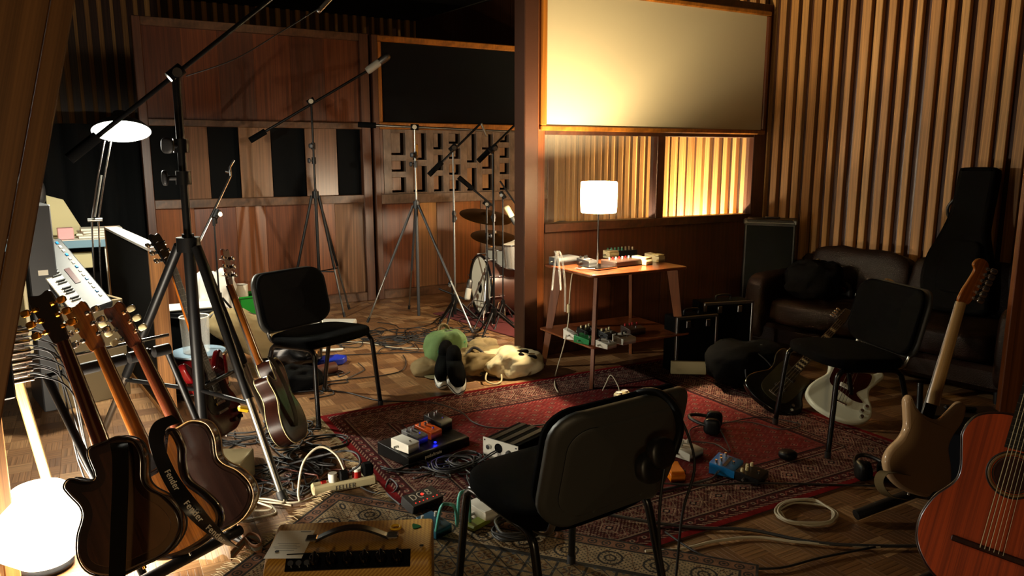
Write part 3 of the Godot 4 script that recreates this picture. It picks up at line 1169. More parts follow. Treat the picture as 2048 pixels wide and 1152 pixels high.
# o: kind, th, body, neck, board, nut, head ("three", "six"), metal, button, plus optional details
func guitar(t: Node3D, o: Dictionary) -> void:
	var poly := body_outline(o.kind)
	if o.has("scale"):
		for i in poly.size():
			poly[i] = poly[i] * float(o.scale)
	var th: float = o.th
	var b := B.new()
	b.prism(poly, th, o.get("bev", 0.006), 3)
	var body := part(t, "body", b, o.body)
	var fz := th / 2
	if o.has("top"):
		b = B.new()
		b.x = Transform3D(Basis(), Vector3(0, 0, fz))
		b.prism(shrink(poly, 0.005), 0.003)
		part(t, "top_board", b, o.top)
	if o.has("back"):
		b = B.new()
		b.x = Transform3D(Basis(), Vector3(0, 0, -fz))
		b.prism(shrink(poly, o.get("rim", 0.03)), 0.0016, 0.0006)
		part(t, "back_board", b, o.back)
	if o.has("binding"):
		for sz in ([-1.0, 1.0] if o.get("both", true) else [1.0]):
			var ring := []
			for q in poly:
				ring.append(Vector3(q.x, q.y, sz * (fz - 0.003)))
			ring.append(ring[0])
			b = B.new()
			b.tube(ring, 0.0026, 6, false)
			part(t, "binding", b, o.binding)
	var jy: float = o.joint
	var ny: float = o.nut
	# neck with a rounded back
	var rows := []
	var nz := fz - 0.004
	for k in 9:
		var f := k / 8.0
		var y := lerpf(jy - 0.02, ny, f)
		var w := lerpf(0.028, 0.0215, f) * float(o.get("wide", 1.0))
		var dep := lerpf(0.026, 0.020, f)
		if k == 0:
			dep = 0.034
		var row := []
		for s in 13:
			var a := PI * s / 12.0
			row.append(Vector3(cos(a) * w, y, nz - sin(a) * dep))
		rows.append(row)
	b = B.new()
	b.grid(rows)
	b.cap(rows[0] , false)
	var neck := part(t, "neck", b, o.neck)
	# fingerboard and frets
	var by: float = o.get("board_end", jy - 0.08)
	b = B.new()
	var w0 := 0.029 * float(o.get("wide", 1.0))
	var w1 := 0.0215 * float(o.get("wide", 1.0))
	b.quad(Vector3(-w0, by, nz + 0.007), Vector3(w0, by, nz + 0.007), Vector3(w1, ny, nz + 0.007), Vector3(-w1, ny, nz + 0.007))
	b.quad(Vector3(w0, by, nz), Vector3(w1, ny, nz), Vector3(w1, ny, nz + 0.007), Vector3(w0, by, nz + 0.007))
	b.quad(Vector3(-w1, ny, nz), Vector3(-w0, by, nz), Vector3(-w0, by, nz + 0.007), Vector3(-w1, ny, nz + 0.007))
	b.quad(Vector3(w0, by, nz), Vector3(-w0, by, nz), Vector3(-w0, by, nz + 0.007), Vector3(w0, by, nz + 0.007))
	b.quad(Vector3(-w0, by, nz), Vector3(w0, by, nz), Vector3(w1, ny, nz), Vector3(-w1, ny, nz))
	var fb := part(t, "fingerboard", b, o.get("board", "ebony"))
	var sl: float = (ny - o.bridge)
	if o.get("frets", true):
		for k in range(1, 21):
			var y := ny - sl * (1.0 - pow(2.0, -k / 12.0))
			if y < by + 0.004:
				break
			var w := lerpf(w1, w0, (ny - y) / (ny - by))
			part(fb, "fret", rod(Vector3(-w, y, nz + 0.007), Vector3(w, y, nz + 0.007), 0.0011, -1, 6), "steel")
			if k in [3, 5, 7, 9, 12, 15, 17, 19] and o.has("inlay"):
				var y0 := ny - sl * (1.0 - pow(2.0, -(k - 1) / 12.0))
				part(fb, "inlay", bx(Vector3(w * 1.4, (y0 - y) * 0.55, 0.0012), 0, Vector3(0, (y + y0) / 2, nz + 0.0074)), o.inlay)
	# headstock
	var hs := B.new()
	var tilt := Basis(Vector3.RIGHT, deg_to_rad(-o.get("tilt", 12.0)))
	hs.x = Transform3D(tilt, Vector3(0, ny, nz - 0.005))
	var hp: PackedVector2Array
	var tun := []
	if o.head == "three":
		hp = outline([Vector2(-0.022, 0.0), Vector2(-0.030, 0.04), Vector2(-0.036, 0.10), Vector2(-0.041, 0.16), Vector2(-0.03, 0.183), Vector2(0, 0.175), Vector2(0.03, 0.183), Vector2(0.041, 0.16), Vector2(0.036, 0.10), Vector2(0.030, 0.04), Vector2(0.022, 0.0)], 4)
		for k in 3:
			tun.append([-0.026, 0.05 + k * 0.042, -1.0])
			tun.append([0.026, 0.05 + k * 0.042, 1.0])
	else:
		var n: int = 4 if o.head == "four" else 6
		hp = outline([Vector2(-0.022, 0.0), Vector2(-0.036, 0.03), Vector2(-0.044, 0.08), Vector2(-0.045, 0.14), Vector2(-0.036, 0.185), Vector2(-0.005, 0.20), Vector2(0.022, 0.19), Vector2(0.03, 0.165), Vector2(0.014, 0.145), Vector2(0.018, 0.10), Vector2(0.026, 0.05), Vector2(0.022, 0.0)], 4)
		for k in n:
			tun.append([-0.030, 0.035 + k * (0.15 / n) * 1.05, -1.0])
	hs.prism(hp, 0.015, 0.003)
	part(t, "headstock", hs, o.get("headm", o.neck))
	for q in tun:
		b = B.new()
		b.x = hs.x
		b.cyl(Vector3(q[0], q[1], 0.0), Vector3(q[0], q[1], 0.022), 0.0035)
		b.box(Vector3(q[0] + q[2] * 0.004, q[1], -0.013), Vector3(0.018, 0.016, 0.013), 0.004)
		b.cyl(Vector3(q[0], q[1], -0.013), Vector3(q[0] + q[2] * 0.026, q[1], -0.013), 0.0025)
		var tn := part(t, "tuner", b, o.metal)
		b = B.new()
		b.x = hs.x
		b.ell(Vector3(q[0] + q[2] * 0.036, q[1], -0.013), Vector3(0.017, 0.0125, 0.006), 0.7, 0.7, 14, 8)
		part(tn, "tuner_button", b, o.get("button", o.metal))
	# bridge and strings
	b = B.new()
	b.box(Vector3(0, o.bridge, fz + 0.007), Vector3(o.get("bridge_w", 0.075), 0.016, 0.011), 0.003)
	part(t, "bridge", b, o.get("bridge_m", o.metal))
	if o.has("tailpiece"):
		part(t, "tailpiece", bx(Vector3(0.09, 0.014, 0.012), 0.004, Vector3(0, o.bridge - 0.045, fz + 0.007)), o.metal)
	var ns: int = o.get("strings", 6)
	for k in ns:
		var f := float(k) / (ns - 1) - 0.5
		b = B.new()
		b.tube([Vector3(f * 0.052, o.bridge, fz + 0.013), Vector3(f * 0.036, ny, nz + 0.0095)], lerpf(0.0010, 0.0005, k / (ns - 1.0)) * float(o.get("gauge", 1.0)), 5)
		part(t, "string", b, o.get("string_m", "steel"))
	for q in o.get("pickups", []):
		part(t, "pickup", bx(Vector3(0.075, 0.028, 0.010), 0.003, Vector3(0, q, fz + 0.004)), o.get("pickup_m", "chrome"))
	for q in o.get("knobs", []):
		part(t, "knob", rod(Vector3(q.x, q.y, fz), Vector3(q.x, q.y, fz + 0.018), 0.0115, 0.010), o.get("knob_m", "black_gloss"))
	if o.has("guard"):
		b = B.new()
		var gp := []
		for a in o.guard:
			gp.append(Vector2(a[0], a[1]))
		b.x = Transform3D(Basis(), Vector3(0, 0, fz + 0.0015))
		b.prism(outline(gp, 4), 0.003, 0.0008)
		part(t, "pickguard", b, o.guard_m)
	if o.get("hole", false):
		b = B.new()
		b.x = Transform3D(Basis(), Vector3(0, o.hole_y, fz + 0.0022))
		var disc := PackedVector2Array()
		for k in 40:
			disc.append(Vector2.from_angle(TAU * k / 40) * 0.043)
		b.prism(disc, 0.0004)
		part(t, "sound_hole", b, "rosewood")
		for rr in [[0.046, "dark_ring"], [0.054, "rosette"], [0.060, "dark_ring"]]:
			b = B.new()
			b.torus(Vector3(0, o.hole_y, fz + 0.0018), Vector3.RIGHT, Vector3.UP, rr[0], 0.0022 if rr[1] == "dark_ring" else 0.004, 40, 6)
			part(t, "rosette_ring", b, rr[1])
	part(t, "strap_button", rod(Vector3(0, -0.012, 0), Vector3(0, 0.004, 0), 0.006), o.metal)


func strap(t: Node3D, pts: Array, w: float, side: Vector3, m, th := 0.003) -> MeshInstance3D:
	var c := curve(pts, 6)
	var b := B.new()
	var lay := [[], [], [], []]
	for i in c.size():
		var d: Vector3 = (c[mini(i + 1, c.size() - 1)] - c[maxi(i - 1, 0)]).normalized()
		var s := (side - d * side.dot(d)).normalized()
		var u := d.cross(s)
		lay[0].append(c[i] - s * w / 2 - u * th / 2)
		lay[1].append(c[i] + s * w / 2 - u * th / 2)
		lay[2].append(c[i] + s * w / 2 + u * th / 2)
		lay[3].append(c[i] - s * w / 2 + u * th / 2)
	for q in 4:
		b.grid([lay[q], lay[(q + 1) % 4]])
	return part(t, "strap", b, m)


func gx(a: Vector3, h: Vector3, front: Vector3) -> Transform3D:
	return frame(a, h - a, front)


func build_guitars() -> void:
	mat("ebony", Color(0.07, 0.045, 0.035), 0.4)
	mat("dark_ring", Color(0.06, 0.03, 0.02), 0.5)
	mat("rosette", Color(0.40, 0.28, 0.12), 0.5)
	wood("neck_wood", Color(0.34, 0.15, 0.07), 0.22, "y", 7.0, 0.6)
	wood("neck_amber", Color(0.62, 0.34, 0.10), 0.2, "y", 7.0, 0.6)
	wood("neck_maple", Color(0.74, 0.58, 0.36), 0.3, "y", 7.0, 0.4)
	wood("sunburst_edge", Color(0.13, 0.065, 0.04), 0.16, "y", 5.0, 0.8)
	wood("sunburst_mid", Color(0.22, 0.125, 0.08), 0.16, "y", 4.0, 0.8)
	wood("sunburst_gold", Color(0.74, 0.45, 0.15), 0.16, "y", 4.0, 0.8)
	mat("vintage_white", Color(0.80, 0.74, 0.58), 0.2)
	mat("pearl_white", Color(0.86, 0.86, 0.76), 0.2)
	mat("shell_pink", Color(0.74, 0.61, 0.46), 0.18)
	mat("white_string", Color(0.75, 0.70, 0.55), 0.4)
	mat("smoked_guard", Color(0.30, 0.28, 0.20), 0.12, 0.6)
	mat("cherry", Color(0.27, 0.015, 0.025), 0.12)
	mat("tortoise", Color(0.22, 0.05, 0.03), 0.25)
	wood("cedar", Color(0.66, 0.25, 0.06), 0.38, "y", 6.0, 0.2)
	wood("rosewood", Color(0.19, 0.08, 0.045), 0.3, "y", 5.0, 0.3)
	cloth("strap_web", Color(0.045, 0.042, 0.040), 0.8, 60.0)
	cloth("strap_grey", Color(0.23, 0.21, 0.18), 0.85, 60.0)
	mat("strap_leather", Color(0.05, 0.048, 0.046), 0.3)
	var away := Vector3(0.43, -0.1, -0.9)
	# three guitars in the rack, backs to the viewer
	var t := thing("electric_guitar", "dark sunburst guitar with gold tuners, backmost headstock beside the leaning board", "guitar", gx(Vector3(0.051, 0.154, -2.606), Vector3(-0.174, 1.019, -3.025), away.rotated(Vector3.UP, 0.12)), "guitars in the rack")
	guitar(t, {"kind": "single", "th": 0.055, "bev": 0.012, "body": "sunburst_edge", "back": "sunburst_mid", "rim": 0.035, "neck": "neck_wood", "headm": "sunburst_edge", "joint": 0.42, "nut": 0.815, "head": "three", "metal": "gold", "bridge": 0.16, "binding": "dark_ring", "pickups": [0.2, 0.3], "frets": false})
	strap(t, to_local_points(t.transform, [Vector3(0.011, 0.547, -2.732), Vector3(0.014, 0.547, -2.661), Vector3(0.007, 0.463, -2.613), Vector3(-0.01, 0.334, -2.561), Vector3(-0.03, 0.172, -2.516)]), 0.052, t.transform.affine_inverse().basis * Vector3(0.87, 0, 0.49), "strap_web")
	t = thing("electric_guitar", "amber sunburst guitar with chrome tuners in the middle of the rack", "guitar", gx(Vector3(0.198, 0.112, -2.702), Vector3(-0.089, 0.993, -3.181), away.rotated(Vector3.UP, 0.1)), "guitars in the rack")
	guitar(t, {"kind": "offset", "th": 0.045, "bev": 0.014, "body": "sunburst_edge", "back": "sunburst_gold", "rim": 0.022, "neck": "neck_amber", "headm": "neck_amber", "joint": 0.40, "nut": 0.815, "head": "three", "metal": "chrome", "bridge": 0.16, "pickups": [0.2, 0.3], "frets": false})
	t = thing("electric_guitar", "dark guitar with ivory tuner buttons and lettered strap in the rack", "guitar", gx(Vector3(0.342, 0.097, -2.84), Vector3(0.023, 0.981, -3.314), away.rotated(Vector3.UP, 0.0)), "guitars in the rack")
	guitar(t, {"kind": "single", "th": 0.06, "bev": 0.012, "body": "sunburst_edge", "back": "sunburst_edge", "rim": 0.02, "neck": "neck_wood", "headm": "neck_wood", "joint": 0.42, "nut": 0.80, "head": "three", "metal": "chrome", "button": "ivory", "bridge": 0.16, "binding": "neck_maple", "pickups": [0.2, 0.3], "frets": false})
	var sx := t.transform.affine_inverse()
	var route := to_local_points(t.transform, [Vector3(0.208, 0.53, -2.944), Vector3(0.154, 0.529, -2.904), Vector3(0.13, 0.505, -2.82), Vector3(0.139, 0.467, -2.691), Vector3(0.167, 0.409, -2.594), Vector3(0.22, 0.328, -2.525), Vector3(0.283, 0.235, -2.517), Vector3(0.327, 0.165, -2.571)])
	var st := strap(t, route, 0.050, sx.basis * Vector3(0.87, -0.35, 0.35), "strap_leather")
	for q in [[Vector3(0.148, 0.456, -2.62), Vector3(0.172, 0.406, -2.555)], [Vector3(0.191, 0.374, -2.529), Vector3(0.226, 0.324, -2.491)], [Vector3(0.245, 0.295, -2.489), Vector3(0.288, 0.235, -2.49)]]:
		var a: Vector3 = q[0]
		var d: Vector3 = (q[1] - a).normalized()
		var to_eye := (Vector3(0, 1.5, 0) - a).normalized()
		var zz := (to_eye - d * to_eye.dot(d)).normalized()
		words(st, "lettering", "Fender", 0.025, "white", sx * Transform3D(Basis(d, zz.cross(d), zz), a + d * 0.035 + zz * 0.006), true)
	# brown hollow guitar edge-on beside the chair
	t = thing("electric_guitar", "brown hollow-body guitar with cream binding leaning beside the black chair", "guitar", gx(Vector3(0.788, 0.085, -3.635), Vector3(0.538, 1.101, -3.981), Vector3(-0.93, 0, -0.55)), "guitars on single stands")
	guitar(t, {"kind": "single", "th": 0.075, "bev": 0.006, "body": "rosewood", "back": "sunburst_mid", "rim": 0.012, "neck": "neck_amber", "headm": "neck_wood", "joint": 0.42, "nut": 0.85, "head": "three", "metal": "chrome", "bridge": 0.18, "binding": "ivory", "pickups": [0.24, 0.33]})
	strap(t, [Vector3(0.03, 0.44, -0.045), Vector3(0.05, 0.38, -0.065), Vector3(0.04, 0.26, -0.07), Vector3(0.02, 0.14, -0.06), Vector3(0.03, 0.08, -0.045)], 0.055, Vector3.RIGHT, "strap_grey")
	t = thing("electric_guitar", "cherry red twin-horned guitar behind the tall microphone stand", "guitar", gx(Vector3(0.487, 0.137, -3.779), Vector3(0.264, 1.155, -3.994), Vector3(0.75, 0, 0.6)), "guitars on single stands")
	guitar(t, {"kind": "twin", "th": 0.04, "bev": 0.01, "body": "cherry", "neck": "neck_amber", "headm": "black_gloss", "joint": 0.36, "nut": 0.86, "head": "three", "metal": "chrome", "bridge": 0.16, "tailpiece": 1, "pickups": [0.2, 0.3], "knobs": [Vector2(0.10, 0.09), Vector2(0.12, 0.05), Vector2(0.07, 0.05)], "guard": [[-0.10, 0.2], [-0.06, 0.3], [0.06, 0.3], [0.10, 0.2], [0.07, 0.12], [-0.07, 0.12]], "guard_m": "black_gloss"})
	# right side of the room
	t = thing("electric_guitar", "pale cream guitar on a stand showing its back near the classical guitar", "guitar", gx(Vector3(2.868, 0.118, -1.746), Vector3(3.267, 1.093, -1.791), Vector3(0.42, 0.1, -0.9)), "guitars on single stands")
	guitar(t, {"kind": "offset", "th": 0.042, "bev": 0.016, "body": "shell_pink", "neck": "neck_maple", "headm": "neck_amber", "joint": 0.40, "nut": 0.83, "head": "six", "metal": "chrome", "bridge": 0.16, "pickups": [0.2, 0.3]})
	t = thing("classical_guitar", "orange topped classical guitar in the near corner by the cable coil", "guitar", gx(Vector3(1.938, 0.356, -0.953), Vector3(2.36, 1.295, -1.024), Vector3(-0.97, 0.1, 0.22)))
	guitar(t, {"kind": "classical", "th": 0.095, "bev": 0.006, "body": "rosewood", "top": "cedar", "neck": "neck_wood", "joint": 0.50, "nut": 0.83, "head": "three", "metal": "gold", "button": "ivory", "bridge": 0.13, "bridge_w": 0.19, "bridge_m": "rosewood", "wide": 1.2, "board_end": 0.40, "hole": true, "hole_y": 0.335, "string_m": "white_string", "gauge": 1.0, "tilt": 14.0, "binding": "rosewood"})
	t = thing("bass_guitar", "white bass guitar with tortoiseshell guard leaning on the sofa", "guitar", gx(Vector3(3.522, 0.05, -2.623), Vector3(4.603, 0.863, -2.999), Vector3(-0.75, 0.45, 0.75)), "bass guitars by the sofa")
	guitar(t, {"kind": "offset", "th": 0.042, "bev": 0.012, "scale": 1.12, "body": "pearl_white", "neck": "neck_maple", "headm": "neck_maple", "joint": 0.42, "nut": 0.98, "head": "four", "metal": "chrome", "bridge": 0.10, "strings": 4, "gauge": 2.0, "pickups": [0.22], "pickup_m": "white", "knobs": [Vector2(0.12, 0.11), Vector2(0.13, 0.075), Vector2(0.135, 0.15)], "knob_m": "chrome", "guard": [[-0.09, 0.20], [-0.10, 0.30], [-0.09, 0.38], [-0.04, 0.37], [0.04, 0.36], [0.10, 0.37], [0.10, 0.28], [0.06, 0.21], [0.11, 0.17], [0.06, 0.155], [0.0, 0.17]], "guard_m": "tortoise"})
	t = thing("bass_guitar", "black bass guitar with block inlays leaning against the sofa seat", "guitar", gx(Vector3(3.345, 0.05, -2.955), Vector3(4.749, 0.618, -3.275), Vector3(-0.75, 0.5, 0.7)), "bass guitars by the sofa")
	guitar(t, {"kind": "offset", "th": 0.042, "bev": 0.012, "scale": 1.12, "body": "black_gloss", "neck": "neck_wood", "headm": "black_gloss", "joint": 0.42, "nut": 0.98, "head": "four", "metal": "chrome", "bridge": 0.10, "strings": 4, "gauge": 2.0, "pickups": [0.18, 0.28], "pickup_m": "black", "knobs": [Vector2(0.12, 0.11), Vector2(0.13, 0.075)], "knob_m": "chrome", "inlay": "ivory", "guard": [[-0.09, 0.10], [-0.10, 0.25], [-0.09, 0.38], [-0.04, 0.37], [0.04, 0.36], [0.10, 0.37], [0.10, 0.25], [0.08, 0.10], [0.0, 0.06]], "guard_m": "smoked_guard"})

# ---------------------------------------------------------------- microphone stands
# tripod at ground g: legs spread from a collar; o: h, collar, feet (ground points), r (pole radius), m, leg_m
func tripod(t: Node3D, o: Dictionary) -> void:
	var r: float = o.r
	var h: float = o.h
	var ch: float = o.collar
	var m = o.get("m", "black_satin")
	part(t, "lower_pole", rod(Vector3(0, o.get("low", 0.12), 0), Vector3(0, ch + 0.05, 0), r), m)
	part(t, "upper_pole", rod(Vector3(0, ch, 0), Vector3(0, h, 0), r * 0.68), o.get("pole_m", m))
	var b := B.new()
	b.cyl(Vector3(0, ch - 0.03, 0), Vector3(0, ch + 0.035, 0), r * 2.0)
	var col := part(t, "collar", b, m)
	for f in o.feet:
		var d: Vector3 = f - Vector3(0, f.y, 0)
		var a := Vector3(0, ch - 0.005, 0) + d.normalized() * r * 2.2
		var mid := a.lerp(f, 0.6)
		b = B.new()
		b.cyl(a, mid, r * 0.85, r * 0.8)
		var lg := part(t, "leg", b, m)
		part(lg, "inner_leg", rod(mid, f, r * 0.62), o.get("leg_m", m))
		part(lg, "rubber_foot", rod(f - (f - a).normalized() * 0.05, f + Vector3(0, 0.004, 0), r * 0.85, r * 0.9), "rubber")
		if o.get("brace", true):
			part(lg, "brace", rod(Vector3(0, ch * 0.38, 0), a.lerp(f, 0.62), r * 0.4), o.get("brace_m", m))
	for k in o.get("knobs", []):
		b = B.new()
		b.cyl(Vector3(0, k - 0.03, 0), Vector3(0, k + 0.03, 0), r * 1.25)
		var cl := part(t, "clutch", b, m)
		b = B.new()
		b.x = Transform3D(Basis(Vector3.UP, 2.4 + k * 5.0), Vector3(0, k, 0))
		b.cyl(Vector3(r, 0, 0), Vector3(r * 2.4, 0, 0), r * 0.45)
		b.ell(Vector3(r * 2.6 + 0.008, 0, 0), Vector3(0.009 + r * 0.2, r * 1.1 + 0.006, r * 1.1 + 0.006), 0.7, 0.9, 16, 10)
		part(cl, "knob", b, o.get("knob_m", "dark_grey"))


func boom(t: Node3D, pivot: Vector3, a: Vector3, b2: Vector3, r: float, m, weight := true) -> MeshInstance3D:
	var o := part(t, "boom_arm", rod(a, b2, r), m)
	var d := (b2 - a).normalized()
	part(t, "boom_pivot", rod(pivot - d * 0.035, pivot + d * 0.035, r * 2.4), "black_satin")
	part(t, "pivot_knob", rod(pivot, pivot + d.cross(Vector3.UP).normalized() * 0.05, r * 1.3, r * 1.8), "steel")
	if weight:
		part(t, "counterweight", rod(a, a + d * 0.16, r * 2.3), "black_rough")
	return o


func to_local_points(xf: Transform3D, pts: Array) -> Array:
	var o := []
	for p in pts:
		o.append(xf.affine_inverse() * p)
	return o


func mic(t: Node3D, a: Vector3, d: Vector3, big: bool, m, sc := 1.0) -> void:
	var xf := frame(a, d, Vector3(0.2, 0.1, 1)) * Transform3D(Basis.from_scale(Vector3.ONE * sc), Vector3.ZERO)
	var b := B.new()
	b.x = xf
	if big:
		b.lathe([Vector2(0, 0), Vector2(0.022, 0.002), Vector2(0.026, 0.02), Vector2(0.026, 0.10), Vector2(0.022, 0.11)], 20)
	else:
		b.lathe([Vector2(0, 0), Vector2(0.010, 0.002), Vector2(0.0115, 0.01), Vector2(0.0115, 0.12), Vector2(0.010, 0.124), Vector2(0, 0.124)], 14)
	var o := part(t, "mic_body", b, m)
	if big:
		b = B.new()
		b.x = xf
		b.lathe([Vector2(0.024, 0.11), Vector2(0.026, 0.13), Vector2(0.026, 0.17), Vector2(0.018, 0.19), Vector2(0, 0.194)], 20)
		part(o, "grille", b, "dull_steel")


func build_stands() -> void:
	# tall black stand in front on the viewer's left
	var g := Vector3(0.369, 0, -3.656)
	var t := thing("boom_stand", "tallest black boom stand with heavy tripod beside the guitar rack", "stand", Transform3D(Basis(), g), "microphone stands")
	var f1: Vector3 = Vector3(0.629, 0, -3.18) - g
	var f2: Vector3 = Vector3(-0.091, 0, -4.214) - g
	var f3 := Vector3(0.40, 0, -0.52)
	tripod(t, {"h": 1.84, "collar": 1.10, "feet": [f1, f2, f3], "r": 0.026, "knobs": [1.40, 1.54], "leg_m": "steel", "low": 0.2, "brace_m": "black_satin"})
	var pv := Vector3(0, 1.85, 0)
	boom(t, pv, Vector3(-0.07, 1.482, -3.991) - g, Vector3(0.88, 2.275, -4.029) - g, 0.011, "black_satin")
	var ca := B.new()
	ca.tube(curve([Vector3(0.448, 1.871, -3.99) - g, Vector3(0.666, 1.956, -3.932) - g, Vector3(0.874, 2.087, -3.878) - g, Vector3(1.068, 2.216, -3.853) - g], 6), 0.003, 6)
	part(t, "thin_cable", ca, "rubber")
	part(t, "yellow_clip", bx(Vector3(0.05, 0.022, 0.03), 0.006), "yellow", Transform3D(Basis(Vector3(0.4, 0, -0.9).normalized(), 0.4), Vector3(0.527, 0.36, -3.453) - g))
	mic(t, Vector3(1.058, 2.195, -3.855) - g, Vector3(1.135, 2.273, -3.886) - Vector3(1.058, 2.195, -3.855), false, "chrome")
	# slim chrome stand behind it
	g = Vector3(0.802, 0, -6.064)
	t = thing("mic_stand", "slim chrome telescopic stand tipped with an empty clip behind guitars", "stand", Transform3D(Basis(), g), "microphone stands")
	tripod(t, {"h": 1.03, "collar": 0.42, "feet": [Vector3(0.3, 0, 0.1), Vector3(-0.2, 0, 0.28), Vector3(-0.1, 0, -0.32)], "r": 0.010, "knobs": [1.0], "m": "black_satin", "pole_m": "black_satin", "brace": false})
	boom(t, Vector3(0.844, 1.047, -6.242) - g, Vector3(0.697, 0.836, -6.165) - g, Vector3(0.984, 1.336, -6.339) - g, 0.011, "chrome", false)
	var b := B.new()
	b.tube([Vector3(0.984, 1.336, -6.339) - g, Vector3(0.983, 1.402, -6.353) - g, Vector3(1.023, 1.461, -6.366) - g], 0.012, 8)
	b.cyl(Vector3(0.956, 1.371, -6.362) - g, Vector3(0.99, 1.363, -6.341) - g, 0.012)
	part(t, "clip", b, "chrome")
	# stand with condenser microphone in front of the brown partition
	g = Vector3(1.797, 0, -6.897)
	t = thing("boom_stand", "black boom stand holding a condenser microphone up before the brown partition", "stand", Transform3D(Basis(), g), "microphone stands")
	tripod(t, {"h": 1.95, "collar": 1.14, "feet": [Vector3(0.19, 0, 0.12), Vector3(0.34, 0, -0.22), Vector3(-0.30, 0, -0.05)], "r": 0.015, "knobs": [1.45, 1.58], "brace": true, "leg_m": "dull_steel", "low": 0.35})
	boom(t, Vector3(0, 1.97, 0), Vector3(1.297, 1.628, -7.154) - g, Vector3(2.299, 2.251, -6.837) - g, 0.012, "black_satin")
	mic(t, Vector3(2.299, 2.251, -6.837) - g, Vector3(2.535, 2.433, -6.719) - Vector3(2.299, 2.251, -6.837), true, "silver_paint", 1.35)
	# stand with level boom
	g = Vector3(2.535, 0, -6.286)
	t = thing("boom_stand", "steel legged boom stand with level arm in front of the diffuser grid", "stand", Transform3D(Basis(), g), "microphone stands")
	tripod(t, {"h": 1.72, "collar": 1.06, "feet": [Vector3(2.103, 0, -6.456) - g, Vector3(2.759, 0, -5.621) - g, Vector3(0.12, 0, -0.55)], "r": 0.014, "knobs": [1.42, 1.50], "m": "dark_grey", "leg_m": "steel", "pole_m": "steel", "brace": false, "low": 0.05})
	boom(t, Vector3(0, 1.74, 0), Vector3(2.158, 1.77, -6.702) - g, Vector3(3.501, 1.708, -6.113) - g, 0.011, "steel")
	b = B.new()
	b.box(Vector3(2.652, 1.545, -6.555) - g, Vector3(0.035, 0.11, 0.03), 0.006)
	part(t, "power_box", b, "brass")
	# two overhead stands by the drums
	g = Vector3(2.716, 0, -5.883)
	t = thing("boom_stand", "overhead boom stand with chrome lower tube left of the cymbals", "stand", Transform3D(Basis(), g), "microphone stands")
	tripod(t, {"h": 1.54, "collar": 0.25, "feet": [Vector3(0.25, 0, 0.12), Vector3(-0.2, 0, 0.2), Vector3(-0.02, 0, -0.3)], "r": 0.012, "knobs": [0.96, 1.0], "pole_m": "dull_steel", "brace": false})
	boom(t, Vector3(0, 1.56, 0), Vector3(2.578, 1.329, -6.087) - g, Vector3(3.033, 1.775, -5.982) - g, 0.010, "black_satin")
	mic(t, Vector3(3.033, 1.775, -5.982) - g, Vector3(0.02, -0.04, 0.0), false, "steel")
	g = Vector3(2.833, 0, -5.376)
	t = thing("boom_stand", "overhead boom stand in front of the bass drum shell", "stand", Transform3D(Basis(), g), "microphone stands")
	tripod(t, {"h": 1.54, "collar": 0.22, "feet": [Vector3(0.25, 0, 0.1), Vector3(-0.22, 0, 0.16), Vector3(0.02, 0, -0.3)], "r": 0.013, "knobs": [1.0], "brace": false})
	boom(t, Vector3(0, 1.55, 0), Vector3(2.826, 1.451, -5.624) - g, Vector3(3.237, 1.823, -5.586) - g, 0.010, "black_satin")
	g = Vector3(3.009, 0, -5.833)
	t = thing("boom_stand", "short black boom stand pointing down at the cymbals", "stand", Transform3D(Basis(), g), "microphone stands")
	tripod(t, {"h": 1.06, "collar": 0.2, "feet": [Vector3(0.22, 0, 0.1), Vector3(-0.2, 0, 0.12), Vector3(0.02, 0, -0.26)], "r": 0.011, "knobs": [0.8], "brace": false})
	boom(t, Vector3(0, 1.08, 0), Vector3(2.8, 1.312, -5.96) - g, Vector3(3.063, 1.061, -5.82) - g, 0.009, "black_satin")
	# pencil microphone on an arm over the tom
	g = Vector3(3.111, 0, -5.73)
	t = thing("boom_stand", "thin stand carrying a pale pencil microphone over the sparkle tom", "stand", Transform3D(Basis(), g), "microphone stands")
	tripod(t, {"h": 1.15, "collar": 0.2, "feet": [Vector3(0.2, 0, 0.1), Vector3(-0.15, 0, 0.12), Vector3(0.02, 0, -0.2)], "r": 0.009, "knobs": [], "brace": false})
	boom(t, Vector3(0, 1.16, 0), Vector3(3.158, 1.275, -5.868) - g, Vector3(3.27, 1.058, -5.761) - g, 0.008, "black_satin", false)
	mic(t, Vector3(3.162, 1.061, -5.765) - g, Vector3(3.25, 0.846, -5.672) - Vector3(3.162, 1.061, -5.765), true, "ivory")


